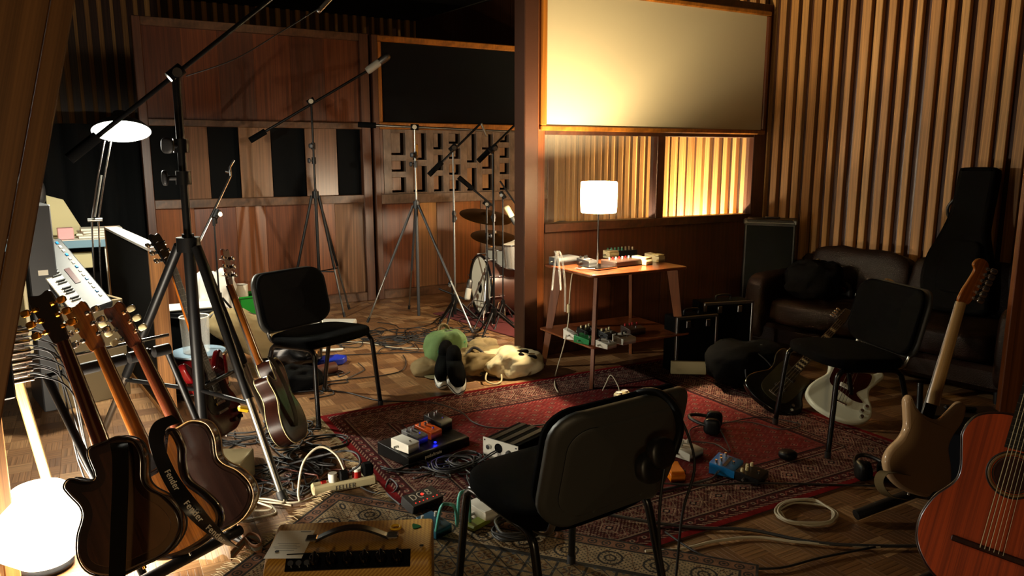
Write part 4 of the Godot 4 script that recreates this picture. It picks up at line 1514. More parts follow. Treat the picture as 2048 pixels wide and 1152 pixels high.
# ---------------------------------------------------------------- drums
func build_drums() -> void:
	mat("drum_skin", Color(0.86, 0.83, 0.74), 0.6)
	mat("drum_shell", Color(0.25, 0.15, 0.11), 0.3)
	var sp := mat("sparkle", Color(0.72, 0.70, 0.66), 0.25, 0.5)
	sp.albedo_texture = speck_sheet
	sp.uv1_triplanar = true
	sp.uv1_scale = Vector3.ONE * 9.0
	mat("cymbal_bronze", Color(0.46, 0.34, 0.16), 0.32, 1.0)
	# bass drum, head towards the viewer's left
	var c: Vector3 = Vector3(3.11, 0, -6.163)
	var nrm := Vector3(-0.95, 0, -0.10).normalized()
	c.y = 0.30
	var xf := frame(c, nrm, Vector3.UP)
	var t := thing("bass_drum", "brown bass drum with white front head among the stands", "drum", xf)
	var b := B.new()
	b.lathe([Vector2(0.272, -0.40), Vector2(0.275, -0.39), Vector2(0.275, -0.02), Vector2(0.272, -0.01)], 48)
	part(t, "shell", b, "drum_shell")
	b = B.new()
	b.turned([Vector2(0.001, -0.008), Vector2(0.268, -0.008)], 48)
	part(t, "front_head", b, "drum_skin")
	for y in [0.0, -0.40]:
		b = B.new()
		b.torus(Vector3(0, y, 0), Vector3.RIGHT, Vector3.BACK, 0.283, 0.013, 48, 8)
		part(t, "hoop", b, "black_gloss")
	for k in 10:
		var a := TAU * k / 10 + 0.2
		var d := Vector3(cos(a), 0, sin(a))
		b = B.new()
		b.box(Vector3.ZERO, Vector3(0.02, 0.05, 0.03), 0.005)
		part(t, "lug", b, "chrome", frame(d * 0.285 + Vector3(0, -0.10, 0), Vector3.UP, d))
		part(t, "claw", rod(d * 0.297 + Vector3(0, -0.10, 0), d * 0.297 + Vector3(0, 0.02, 0), 0.005), "chrome")
	b = B.new()
	b.ell(Vector3(0.03, 0.0, -0.02), Vector3(0.045, 0.008, 0.055))
	part(t, "head_patch", b, "black_rough")
	for s in [-1.0, 1.0]:
		part(t, "spur", rod(Vector3(s * 0.25, -0.08, -0.12), Vector3(s * 0.36, 0.03, -0.298), 0.008), "chrome")
	# bass drum microphone
	var g: Vector3 = Vector3(2.822, 0, -6.175)
	t = thing("mic_stand", "low stand with silver microphone aimed at the bass drum head", "stand", Transform3D(Basis(), g), "microphone stands")
	tripod(t, {"h": 0.32, "collar": 0.12, "feet": [Vector3(0.2, 0, 0.1), Vector3(-0.18, 0, 0.1), Vector3(0, 0, -0.22)], "r": 0.011, "brace": false, "low": 0.03})
	var m1: Vector3 = Vector3(2.88, 0.215, -5.983) - g
	boom(t, Vector3(0, 0.33, 0), Vector3(-0.12, 0.30, -0.02), m1, 0.008, "black_satin", false)
	mic(t, m1, Vector3(2.931, 0.507, -5.979) - Vector3(2.88, 0.215, -5.983), true, "silver_paint")
	# rack tom with white sparkle shell
	c = Vector3(3.331, 0.623, -5.813)
	t = thing("rack_tom", "white sparkle tom mounted above the bass drum by the post", "drum", Transform3D(Basis(Vector3(0, 0, 1), 0.12), c))
	b = B.new()
	b.turned([Vector2(0.15, -0.10), Vector2(0.15, 0.10)], 36)
	part(t, "shell", b, "sparkle")
	b = B.new()
	b.turned([Vector2(0.148, 0.104), Vector2(0.001, 0.104)], 36)
	part(t, "batter_head", b, "drum_skin")
	for y in [-0.105, 0.105]:
		b = B.new()
		b.torus(Vector3(0, y, 0), Vector3.RIGHT, Vector3.BACK, 0.155, 0.006, 36, 8)
		part(t, "rim", b, "chrome")
	for k in 6:
		var a := TAU * k / 6
		part(t, "lug", rod(Vector3(cos(a) * 0.156, -0.10, sin(a) * 0.156), Vector3(cos(a) * 0.156, 0.10, sin(a) * 0.156), 0.005), "chrome")
	part(t, "mount", rod(Vector3(0, -0.02, 0), c * 0.0 + Vector3(0.0, -0.16, -0.1), 0.012), "chrome")
	# snare behind
	c = Vector3(3.331, 0.572, -6.094)
	t = thing("snare_drum", "grey snare drum on a stand behind the bass drum", "drum", Transform3D(Basis(), c))
	b = B.new()
	b.turned([Vector2(0.17, -0.07), Vector2(0.17, 0.07), Vector2(0.001, 0.075)], 36)
	part(t, "shell", b, "silver_paint")
	for y in [-0.072, 0.072]:
		b = B.new()
		b.torus(Vector3(0, y, 0), Vector3.RIGHT, Vector3.BACK, 0.175, 0.006, 36, 8)
		part(t, "rim", b, "chrome")
	for k in 3:
		var a := TAU * k / 3
		part(t, "stand_leg", rod(Vector3(0, -0.3, 0), Vector3(cos(a) * 0.25, -c.y, sin(a) * 0.25), 0.009), "chrome")
	part(t, "stand_pole", rod(Vector3(0, -0.4, 0), Vector3(0, -0.07, 0), 0.012), "chrome")
	# cymbals on stands
	for q in [[Vector3(3.094, 0.964, -6.015), 0.24, "upper tilted bronze cymbal above the bass drum", 0.16], [Vector3(3.218, 0.762, -6.079), 0.225, "lower bronze cymbal just over the sparkle tom", 0.12]]:
		c = q[0]
		t = thing("cymbal", q[2], "cymbal", Transform3D(Basis(Vector3(0.488, 0, -0.873).normalized(), q[3]) * Basis(Vector3(0.873, 0, 0.488).normalized(), 0.20), c), "cymbals of the drum kit")
		b = B.new()
		var R: float = q[1]
		b.lathe([Vector2(R, -0.012), Vector2(R * 0.6, 0.004), Vector2(R * 0.25, 0.012), Vector2(R * 0.2, 0.02), Vector2(R * 0.1, 0.032), Vector2(0.004, 0.035)], 56)
		part(t, "bell_plate", b, "cymbal_bronze")
		part(t, "wing_nut", rod(Vector3(0, 0.03, 0), Vector3(0, 0.06, 0), 0.008), "chrome")
		var gs: Vector3 = c
		var s := thing("cymbal_stand", "chrome cymbal stand under the " + ("upper" if R > 0.23 else "lower") + " cymbal", "stand", Transform3D(Basis(), Vector3(c.x, 0, c.z)), "cymbal stands")
		tripod(s, {"h": c.y + 0.02, "collar": 0.45, "feet": [Vector3(0.25, 0, 0.05), Vector3(-0.14, 0, 0.2), Vector3(-0.1, 0, -0.22)], "r": 0.011, "m": "chrome", "brace": true, "low": 0.06})
	# drum rug
	b = B.new()
	b.box(Vector3(0, 0.005, 0), Vector3(1.5, 0.008, 1.3), 0.003)
	mat("red_mat", Color(0.30, 0.05, 0.05), 0.95)
	one("drum_mat", "small dark red mat under the drum kit", "rug", b, "red_mat", turn(Vector3(3.62, 0.0, -6.0), 10))

# ---------------------------------------------------------------- left side of the room
func drape(b: B, c: Vector3, h: Vector3, seed_: int, amp: float, e := 0.8, freq := 4.0) -> void:
	b.ell(c, h, e, e, 40, 22, noise(seed_, freq, 4), amp, 0.004)


func build_left() -> void:
	# leaning plywood sheet close to the viewer
	var p0: Vector3 = Vector3(-0.271, 0.686, -1.871)
	var p1: Vector3 = Vector3(0.032, 1.957, -2.099)
	var up := (p1 - p0).normalized()
	var foot := p0 - up * (p0.y / up.y)
	var face := Vector3(0.18, 0.1, 1.0)
	var xf := frame(foot, up, face)
	var t := thing("leaning_panel", "brown plywood panel leaning upright close in the foreground corner", "panel", xf)
	part(t, "sheet", bx(Vector3(0.60, 2.05, 0.018), 0.002, Vector3(-0.347, 1.02, 0)), "board_ply")
	part(t, "edge_batten", bx(Vector3(0.045, 2.05, 0.022), 0.003, Vector3(-0.0225, 1.02, 0.001)), "board_ply")
	# stage box with plugs
	xf = turn(Vector3(-0.344, 0.827, -3.022), 20)
	t = thing("stage_box", "stage box full of metal cable plugs beside the leaning panel", "stage box", xf)
	part(t, "case", bx(Vector3(0.12, 0.24, 0.18), 0.006, Vector3(-0.02, -0.02, 0)), "black_satin")
	part(t, "stand_post", bx(Vector3(0.05, xf.origin.y - 0.14, 0.06), 0.004, Vector3(-0.02, -0.14 - (xf.origin.y - 0.14) / 2, 0)), "pine")
	for r in 6:
		for c in 2:
			var y := 0.07 - r * 0.034
			var z := -0.05 + c * 0.07
			var pl := part(t, "plug", rod(Vector3(0.04, y, z), Vector3(0.115, y, z), 0.0095), "chrome")
			var b := B.new()
			var e := rng.randf_range(0.0, 0.08)
			b.tube(curve([Vector3(0.11, y, z), Vector3(0.15, y - 0.005, z), Vector3(0.19 + e * 0.3, y - 0.05, z + e), Vector3(0.21 + e, y - 0.22, z + e), Vector3(0.24 + e * 2, 0.02 - xf.origin.y + 0.3, z - e), Vector3(0.34 + e * 3, 0.012 - xf.origin.y, z + 0.1 - e * 3)], 5), 0.0032, 6)
			part(pl, "cable", b, "grey_rubber" if (r + c) % 2 else "rubber")
	# black equipment rack upright and its pale lid
	t = thing("equipment_rack", "tall black equipment case with white label behind gold tuners", "case", turn(Vector3(-0.296, 0, -5.157), 12))
	part(t, "side", bx(Vector3(0.14, 1.22, 0.4), 0.006, Vector3(0, 0.61, -0.1)), "dark_grey")
	part(t, "label", bx(Vector3(0.05, 0.03, 0.002), 0, Vector3(0, 0.83, 0.101)), "paper")
	part(t, "corner", bx(Vector3(0.05, 0.05, 0.41), 0.01, Vector3(-0.05, 1.2, -0.1)), "steel")
	part(t, "lid", bx(Vector3(0.02, 0.62, 0.42), 0.004, Vector3(-0.10, 0.68, -0.1)), "cream")
	# open trunk with a synthesizer leaning in it
	var tx := turn(Vector3(-0.143, 0, -5.314), 22)
	t = thing("open_trunk", "open pale trunk holding a leaning synthesizer behind the guitar headstocks", "trunk", tx)
	for q in [[0.0, 0.20, 0.40, 0.018], [0.0, -0.20, 0.40, 0.018]]:
		part(t, "panel", bx(Vector3(q[2], 0.62, q[3]), 0.004, Vector3(0, 0.31, q[1])), "trunk_tan")
	for s in [-1.0, 1.0]:
		part(t, "panel", bx(Vector3(0.018, 0.62, 0.40), 0.004, Vector3(s * 0.195, 0.31, 0)), "trunk_tan")
	part(t, "bottom", bx(Vector3(0.38, 0.018, 0.38), 0, Vector3(0, 0.012, 0)), "trunk_tan")
	for k in 2:
		part(t, "grey_insert", bx(Vector3(0.18, 0.05, 0.16), 0.02, Vector3(0.09, 0.56 + k * 0.03, -0.05 - k * 0.03)), "grey")
	var ka: Vector3 = Vector3(-0.049, 0.655, -4.917)
	var kb: Vector3 = Vector3(-0.268, 0.962, -5.276)
	xf = Transform3D(Basis(), (ka + kb) / 2)
	var kd := (ka - kb).normalized()
	var ku := Vector3(0.1, 0.75, 0.65)
	ku = (ku - kd * ku.dot(kd)).normalized()
	xf.basis = Basis(kd, ku, kd.cross(ku))
	t = thing("synthesizer", "grey synthesizer with white keys tilted inside the pale trunk", "keyboard", xf)
	part(t, "case", bx(Vector3(0.60, 0.05, 0.22), 0.008, Vector3(0, -0.03, 0)), "dark_grey")
	part(t, "display", bx(Vector3(0.13, 0.004, 0.03), 0, Vector3(0.02, -0.004, -0.02)), "red_dark")
	for k in 26:
		part(t, "white_key", bx(Vector3(0.0195, 0.012, 0.085), 0.002, Vector3(-0.27 + k * 0.0212, 0.0, 0.072)), "white")
		if k % 7 in [0, 1, 3, 4, 5]:
			part(t, "black_key", bx(Vector3(0.011, 0.012, 0.05), 0.002, Vector3(-0.259 + k * 0.0212, 0.008, 0.055)), "black")
	for k in 14:
		part(t, "button", bx(Vector3(0.022, 0.006, 0.014), 0.002, Vector3(-0.26 + k * 0.037, -0.003, -0.075)), "silver_paint" if k % 3 else "azure")
	# desk at the far end
	var dx := Transform3D(Basis(), Vector3(-0.28, 0, -7.18))
	t = thing("work_desk", "cluttered desk with pale blue edge far behind the trunk", "desk", dx)
	part(t, "worktop", bx(Vector3(0.95, 0.035, 0.6), 0.004, Vector3(0, 0.815, 0)), "white")
	part(t, "front_edge", bx(Vector3(0.95, 0.06, 0.014), 0.003, Vector3(0, 0.80, 0.306)), "pale_blue")
	for x in [-0.44, 0.36, 0.43]:
		part(t, "leg", bx(Vector3(0.03, 0.80, 0.04), 0.003, Vector3(x, 0.40, 0.25)), "white" if x > 0 else "grey")
	part(t, "back_panel", bx(Vector3(0.9, 0.7, 0.02), 0, Vector3(0, 0.42, -0.25)), "black_rough")
	var bt := B.new()
	bt.box(Vector3(0.05, 0.66, 0.20), Vector3(0.40, 0.11, 0.2), 0.004)
	part(t, "drawer", bt, "card")
	one("cardboard_box", "cream cardboard box standing on the far desk", "box", bx(Vector3(0.22, 0.26, 0.2), 0.004, Vector3(0, 0.13, 0)), "ivory", turn(Vector3(-0.42, 0.835, -7.10), 15))
	var hb := B.new()
	hb.ell(Vector3(0, 0.11, 0), Vector3(0.11, 0.11, 0.09), 0.6, 0.7, 24, 14)
	hb.box(Vector3(-0.02, 0.2, 0), Vector3(0.2, 0.12, 0.12), 0.02)
	var hp := thing("game_controller", "dark two-knobbed device on top of the cream box", "device", turn(Vector3(-0.42, 1.096, -7.10), 10))
	part(hp, "casing", hb, "dark_grey")
	for k in 2:
		var kb2 := B.new()
		kb2.ell(Vector3(0.0, 0.06 + k * 0.09, 0.10), Vector3(0.035, 0.03, 0.025))
		part(hp, "dial", kb2, "cream")
	var wed := B.new()
	wed.prism(PackedVector2Array([Vector2(-0.12, 0), Vector2(0.14, 0), Vector2(0.0, 0.30), Vector2(-0.12, 0.34)]), 0.02, 0.002)
	one("cardboard_sheet", "slanted beige cardboard sheet leaning on the far desk", "cardboard", wed, "card", turn(Vector3(-0.20, 0.835, -7.28), 8))
	var pk := bx(Vector3(0.11, 0.09, 0.1), 0.004, Vector3(0, 0.045, 0))
	one("snack_packet", "small pink and white packet on the far desk", "packet", pk, "pink_print", turn(Vector3(-0.20, 0.835, -7.0), 5))
	for k in 4:
		one("paper_stack", ["lowest paper sheet pile", "second paper pile", "third paper pile", "topmost loose paper"][k] + " on the far desk beside the lamp arm", "papers", bx(Vector3(0.30, 0.016, 0.21), 0.002, Vector3(0, 0.009, 0)), "paper", turn(Vector3(0.03 + k * 0.008, 0.834 + k * 0.019, -7.08 - k * 0.01), [6, -9, 14, 3][k]), "papers on the far desk")
	# black drape between the slats and the partition
	var cu := B.new()
	var rows := []
	for j in 2:
		var row := []
		for i in 60:
			row.append(Vector3(-1.5 + 1.92 * i / 59.0, 0.02 + 1.75 * j, -7.70 + 0.03 * sin(i * 0.9) + 0.012 * sin(i * 2.3)))
		rows.append(row)
	cu.grid(rows)
	rows.reverse()
	for row in rows:
		for i in row.size():
			row[i] = row[i] - Vector3(0, 0, 0.006)
	cu.grid(rows)
	one("black_drape", "black cloth drape hanging behind the far desk", "curtain", cu, "black_felt")
	# low gobo with lit top edge
	var ga := Vector3(0.305, 0, -4.66)
	var gb := Vector3(0.105, 0, -6.25)
	var gl := (gb - ga).length()
	t = thing("low_gobo", "low dark padded sound screen with pale wooden edge behind the guitars", "screen", frame((ga + gb) / 2, Vector3.UP, Vector3(-0.99, 0, 0.12)))
	part(t, "padded_face", bx(Vector3(gl - 0.08, 0.92, 0.075), 0.006, Vector3(0, 0.50, 0)), "dark_cloth")
	part(t, "top_edge", bx(Vector3(gl, 0.02, 0.085), 0.003, Vector3(0, 0.975, 0)), "gobo_paint")
	for s in [-1.0, 1.0]:
		part(t, "end_board", bx(Vector3(0.03, 0.985, 0.085), 0.003, Vector3(s * (gl / 2 - 0.015), 0.4935, 0)), "pine")
	part(t, "foot_board", bx(Vector3(gl, 0.03, 0.085), 0.003, Vector3(0, 0.015, 0)), "pine")
	# guitar rack
	var ra: Vector3 = Vector3(-0.197, 0.705, -3.137)
	var rb: Vector3 = Vector3(0.22, 0.717, -3.325)
	t = thing("guitar_rack", "black tubular guitar rack with foam sleeves holding three guitars", "guitar stand", Transform3D())
	part(t, "neck_bar", rod(ra, rb, 0.010), "black_satin")
	for q in [[0.14, 0.40], [0.44, 0.62], [0.66, 0.83], [0.88, 1.02]]:
		part(t, "foam_sleeve", rod(ra.lerp(rb, q[0]) + Vector3(0, 0, 0.03), ra.lerp(rb, q[1]) + Vector3(0, 0, 0.03), 0.0235), "foam")
	part(t, "rear_bar", rod(ra + Vector3(0.02, 0.03, -0.12), rb + Vector3(0.02, 0.03, -0.1), 0.007), "chrome")
	var ends := [[ra, Vector3(0.05, 0, -2.80)], [rb, Vector3(0.42, 0, -3.35)]]
	for e in ends:
		part(t, "upright", rod(e[0], e[1] + Vector3(0, 0.02, 0), 0.014), "black_satin")
	var ca: Vector3 = Vector3(-0.1, 0.136, -2.629)
	var cb: Vector3 = Vector3(0.383, 0.024, -2.918)
	ca.y = 0.085
	cb.y = 0.085
	for k in 2:
		var o := Vector3(0.07, 0, 0.10) * k - Vector3(0.06, 0, 0.02)
		part(t, "cradle_bar", rod(ca + o, cb + o, 0.020), "foam")
	for e in [ca, cb]:
		part(t, "foot_rail", rod(e + Vector3(0.08, -0.07, 0.16), e + Vector3(-0.12, -0.07, -0.25), 0.012), "black_satin")
		part(t, "foot_post", rod(e + Vector3(0, -0.07, 0), e, 0.010), "black_satin")
	# pale timber uprights beside the lamp
	for q in [[Vector3(-0.388, 0, -3.343), 0.82, 0.07, "nearer"], [Vector3(-0.229, 0, -3.465), 0.80, 0.035, "thinner"]]:
		one("timber_upright", "pale " + q[3] + " timber upright glowing in the floor lamp's light", "timber", bx(Vector3(q[2], q[1], 0.045), 0.004, Vector3(0, q[1] / 2, 0)), "neck_maple", Transform3D(Basis(Vector3(0.4, 0, -0.9).normalized(), -0.16), q[0]), "timbers by the floor lamp")
	# desk lamp with jointed chrome arms
	var la: Vector3 = Vector3(-0.008, 0.651, -5.207)
	t = thing("desk_lamp", "jointed chrome arm lamp with blazing round shade above the gobo", "lamp", Transform3D(Basis(), la))
	var j1: Vector3 = Vector3(0.013, 1.106, -5.288) - la
	var j2: Vector3 = Vector3(0.071, 1.379, -5.288) - la
	var j3: Vector3 = Vector3(0.123, 1.585, -5.3) - la
	part(t, "clamp", rod(Vector3(0, -la.y, 0), Vector3(0, 0.02, 0), 0.016), "black_satin")
	for s in [-0.018, 0.018]:
		part(t, "lower_arm", rod(Vector3(s, 0, 0), j1 + Vector3(s, 0, 0), 0.0055), "chrome")
		part(t, "upper_arm", rod(j1 + Vector3(s, 0, 0), j2 + Vector3(s, 0, 0), 0.0055), "chrome")
		part(t, "top_arm", rod(j2 + Vector3(s, 0, 0), j3 + Vector3(s, 0, 0), 0.0055), "chrome")
	part(t, "joint", rod(j1 - Vector3(0.04, 0, 0), j1 + Vector3(0.04, 0, 0), 0.012), "steel")
	part(t, "spring", rod(j1 + Vector3(0, 0.02, 0.01), j2, 0.006), "steel")
	var hc: Vector3 = Vector3(0.201, 1.645, -5.269) - la
	var hx := frame(hc, Vector3(0.02, 0.93, -0.36), Vector3(0, 0.3, 1))
	var b2 := B.new()
	b2.x = hx
	b2.lathe([Vector2(0.165, -0.004), Vector2(0.166, 0.004), Vector2(0.13, 0.04), Vector2(0.06, 0.075), Vector2(0.04, 0.12), Vector2(0.0, 0.125)], 40)
	part(t, "lamp_shade", b2, "dark_grey")
	part(t, "shade_arm", rod(j3, hc + Vector3(0, 0.02, -0.03), 0.008), "chrome")
	b2 = B.new()
	b2.x = hx
	b2.lathe([Vector2(0.001, -0.03), Vector2(0.08, -0.028), Vector2(0.135, -0.018), Vector2(0.16, -0.002), Vector2(0.001, 0.0)], 40)
	part(t, "diffuser_bulb", b2, "cool_bulb_glow")
	bulb_light(t, hc - hx.basis.y * 0.055, Color(1.0, 0.98, 0.90), 5.5, 0.04)
	# things behind the guitars
	t = thing("floor_tom", "dark red drum lying low behind the tall stand's tripod", "drum", Transform3D(Basis(), Vector3(0.517, 0, -5.039)))
	b2 = B.new()
	b2.turned([Vector2(0.17, 0.02), Vector2(0.17, 0.26), Vector2(0.001, 0.262)], 36)
	part(t, "shell", b2, "cherry")
	for y in [0.03, 0.255]:
		b2 = B.new()
		b2.torus(Vector3(0, y, 0), Vector3.RIGHT, Vector3.BACK, 0.175, 0.009, 36, 8)
		part(t, "hoop", b2, "chrome")
	part(t, "head", rod(Vector3(0, 0.25, 0), Vector3(0, 0.266, 0), 0.165, -1, 36), "azure_grey")
	t = thing("clear_jar", "clear plastic jar standing on the dark red drum", "jar", Transform3D(Basis(), Vector3(0.517, 0, -5.039) + Vector3(-0.01, 0.2665, 0.02)))
	b2 = B.new()
	b2.lathe([Vector2(0.001, 0.0), Vector2(0.075, 0.0), Vector2(0.08, 0.01), Vector2(0.088, 0.23)], 32)
	part(t, "wall", b2, "clear_plastic")
	b2 = B.new()
	b2.torus(Vector3(0, 0.23, 0), Vector3.RIGHT, Vector3.BACK, 0.088, 0.004, 36, 6)
	part(t, "rim", b2, "white")
	t = thing("drum_case", "round black drum case with silver lid rim behind the jar", "case", Transform3D(Basis(), Vector3(0.55, 0, -5.5)))
	b2 = B.new()
	b2.turned([Vector2(0.001, 0.0), Vector2(0.2, 0.0), Vector2(0.2, 0.46), Vector2(0.001, 0.465)], 36)
	part(t, "body", b2, "black_satin")
	b2 = B.new()
	b2.torus(Vector3(0, 0.43, 0), Vector3.RIGHT, Vector3.BACK, 0.203, 0.008, 36, 6)
	part(t, "rim", b2, "chrome")
	part(t, "lid", bx(Vector3(0.30, 0.02, 0.2), 0.008, Vector3(-0.02, 0.478, 0.02)), "white")
	b2 = B.new()
	b2.ell(Vector3(0, 0.30, 0), Vector3(0.17, 0.30, 0.12), 0.7, 0.7, 36, 24, noise(71, 5.0, 4), 0.10, 0.0)
	one("plastic_bag", "crumpled white plastic bag standing behind the red guitar neck", "bag", b2, "bag_white", turn(Vector3(0.811, 0, -6.275) + Vector3(0, 0.0, 0), 20))
	# stacked crates
	t = thing("storage_crate", "orange plastic crate under the green one by the partition", "crate", turn(Vector3(1.049, 0, -6.373), 5), "stacked plastic crates")
	crate(t, 0.30, 0.17, 0.24, "orange")
	t = thing("storage_crate", "bright green plastic crate with paper roll inside", "crate", turn(Vector3(1.049, 0, -6.373) + Vector3(0, 0.172, 0), 8), "stacked plastic crates")
	crate(t, 0.30, 0.20, 0.24, "green")
	one("paper_roll", "white paper roll sticking out of the green crate", "roll", rod(Vector3(0, 0.0, 0), Vector3(0.0, 0.26, 0), 0.062, -1, 24), "paper", turn(Vector3(1.013, 0, -6.393) + Vector3(0, 0.187, -0.02), 0))
	b2 = B.new()
	b2.ell(Vector3(0, 0.14, 0), Vector3(0.34, 0.13, 0.16), 0.8, 0.8, 40, 22, noise(33, 4.0, 4), 0.05, 0.0)
	t = thing("canvas_bag", "beige canvas gig bag with dark zip leaning behind the brown guitar", "bag", Transform3D(Basis(Vector3(0, 0, 1), -0.55) * Basis(Vector3.UP, 0.3), Vector3(0.832, 0, -5.385) + Vector3(0, 0.14, 0)))
	part(t, "cloth", b2, "canvas")
	b2 = B.new()
	var zp := []
	for k in 21:
		var a := PI * k / 20.0
		zp.append(Vector3(cos(a) * 0.345, 0.14 + sin(a) * 0.135, 0.02))
	b2.tube(zp, 0.009, 8)
	part(t, "zip", b2, "dark_brown")
	b2 = B.new()
	b2.ell(Vector3(0, 0.11, 0), Vector3(0.22, 0.11, 0.14), 0.6, 0.7, 36, 20, noise(18, 5.0, 3), 0.04, 0.0)
	one("black_bag", "glossy black vinyl bag slumped behind the black chair's legs", "bag", b2, "black_gloss", turn(Vector3(1.176, 0, -5.368), -20))
	b2 = B.new()
	b2.ell(Vector3(0, 0.06, 0), Vector3(0.17, 0.07, 0.15), 0.7, 0.7, 36, 20, noise(19, 8.0, 4), 0.05, 0.0)
	one("cable_bag", "small dark bag spilling jacks beneath the black chair", "bag", b2, "black_rough", turn(Vector3(1.064, 0, -4.818), 10))
	one("leather_tube", "brown leather tube lying on parquet beneath the black chair", "case", rod(Vector3(-0.10, 0.042, 0), Vector3(0.10, 0.042, 0.0), 0.040, -1, 20), "brown_leather", turn(Vector3(1.292, 0, -4.988), 15))
	b2 = B.new()
	b2.prism(PackedVector2Array([Vector2(-0.11, -0.03), Vector2(-0.05, -0.07), Vector2(0.07, -0.07), Vector2(0.12, 0.0), Vector2(0.07, 0.07), Vector2(-0.05, 0.07)]), 0.05, 0.012)
	one("blue_tray", "bright blue plastic tray on the parquet near chair legs", "tray", b2, "blue", Transform3D(Basis(Vector3.RIGHT, -PI / 2), Vector3(1.427, 0, -5.258) + Vector3(0, 0.026, 0)))
	one("yellow_box", "small yellow printed box on the floor behind the chair", "box", bx(Vector3(0.12, 0.07, 0.06), 0.003, Vector3(0, 0.035, 0)), "yellow", turn(Vector3(1.464, 0, -6.366), 10))
	one("blue_box", "small blue box beside the yellow printed box", "box", bx(Vector3(0.07, 0.05, 0.06), 0.003, Vector3(0, 0.025, 0)), "blue", turn(Vector3(1.382, 0, -6.433), 25))
	one("white_tray", "long white tray of parts on the parquet behind the chair", "tray", bx(Vector3(0.45, 0.05, 0.16), 0.01, Vector3(0, 0.025, 0)), "white", turn(Vector3(1.765, 0, -6.482), -28))
	one("white_microphone", "short white microphone lying under the black chair", "microphone", rod(Vector3(-0.09, 0.014, 0), Vector3(0.1, 0.014, 0), 0.013, 0.011, 14), "white", turn(Vector3(1.515, 0, -5.596), -14))
	# power supply with vents
	t = thing("power_supply", "white metal power supply box with vent slots beside the strap end", "power supply", turn(Vector3(0.411, 0, -3.404), -28))
	part(t, "case", bx(Vector3(0.16, 0.13, 0.20), 0.004, Vector3(0, 0.065, -0.1)), "cream")
	for k in 16:
		part(t, "vent_slot", bx(Vector3(0.004, 0.008, 0.002), 0, Vector3(-0.01 + (k % 8) * 0.009, 0.10 - (k / 8) * 0.012, 0.0002)), "black")


func crate(t: Node3D, w: float, h: float, d: float, m) -> void:
	part(t, "base", bx(Vector3(w * 0.92, 0.008, d * 0.92), 0, Vector3(0, 0.006, 0)), m)
	for s in [-1.0, 1.0]:
		part(t, "side_wall", bx(Vector3(w * 0.96, h - 0.01, 0.008), 0.002, Vector3(0, h / 2, s * d * 0.47)), m)
		part(t, "end_wall", bx(Vector3(0.008, h - 0.01, d * 0.94), 0.002, Vector3(s * w * 0.48, h / 2, 0)), m)
		part(t, "rim", bx(Vector3(w, 0.016, 0.018), 0.004, Vector3(0, h - 0.008, s * d * 0.48)), m)
		part(t, "end_rim", bx(Vector3(0.018, 0.016, d * 0.92), 0.004, Vector3(s * w * 0.49, h - 0.008, 0)), m)

# ---------------------------------------------------------------- pedals, amplifier and boxes
# o: w, d, h, body, knobs, knob_m, plate, treadle, led, jacks
func pedal(called: String, label: String, at: Vector3, yaw: float, o: Dictionary, group := "") -> Node3D:
	var t := thing(called, label, "pedal", turn(at, yaw), group)
	var w: float = o.w
	var d: float = o.d
	var h: float = o.h
	var b := B.new()
	# wedge: rear higher than front
	var side := PackedVector2Array([Vector2(-d / 2, 0.0), Vector2(d / 2, 0.0), Vector2(d / 2, h * o.get("slope", 0.7)), Vector2(-d / 2, h)])
	b.x = Transform3D(Basis(Vector3.UP, -PI / 2), Vector3.ZERO)
	b.prism(side, w, 0.003, 2)
	part(t, "housing", b, o.body)
	var n: int = o.get("knobs", 3)
	for k in n:
		var x := (float(k) / maxi(n - 1, 1) - 0.5) * w * 0.7 if n > 1 else 0.0
		var z := -d * (0.28 if k % 2 == 0 else 0.18)
		var y := h * 0.9
		part(t, "knob", rod(Vector3(x, y, z), Vector3(x, y + 0.018, z), 0.0075, 0.006), o.get("knob_m", "black"))
	if o.has("treadle"):
		part(t, "treadle", bx(Vector3(w * 0.94, 0.010, d * 0.5), 0.003, Vector3(0, h * 0.86, d * 0.22)), o.treadle)
	else:
		part(t, "footswitch", rod(Vector3(0, h * 0.75, d * 0.28), Vector3(0, h * 0.78 + 0.012, d * 0.28), 0.006), "chrome")
	if o.has("plate"):
		part(t, "label_plate", bx(Vector3(w * 0.8, 0.0015, d * 0.22), 0, Vector3(0, h * 0.845, 0.0)), o.plate)
	if o.get("jacks", true):
		for s in [-1.0, 1.0]:
			var jb := B.new()
			jb.cyl(Vector3(s * w / 2, h * 0.42, -d * 0.1), Vector3(s * (w / 2 + 0.022), h * 0.42, -d * 0.1), 0.006)
			part(t, "jack", jb, "steel")
	return t


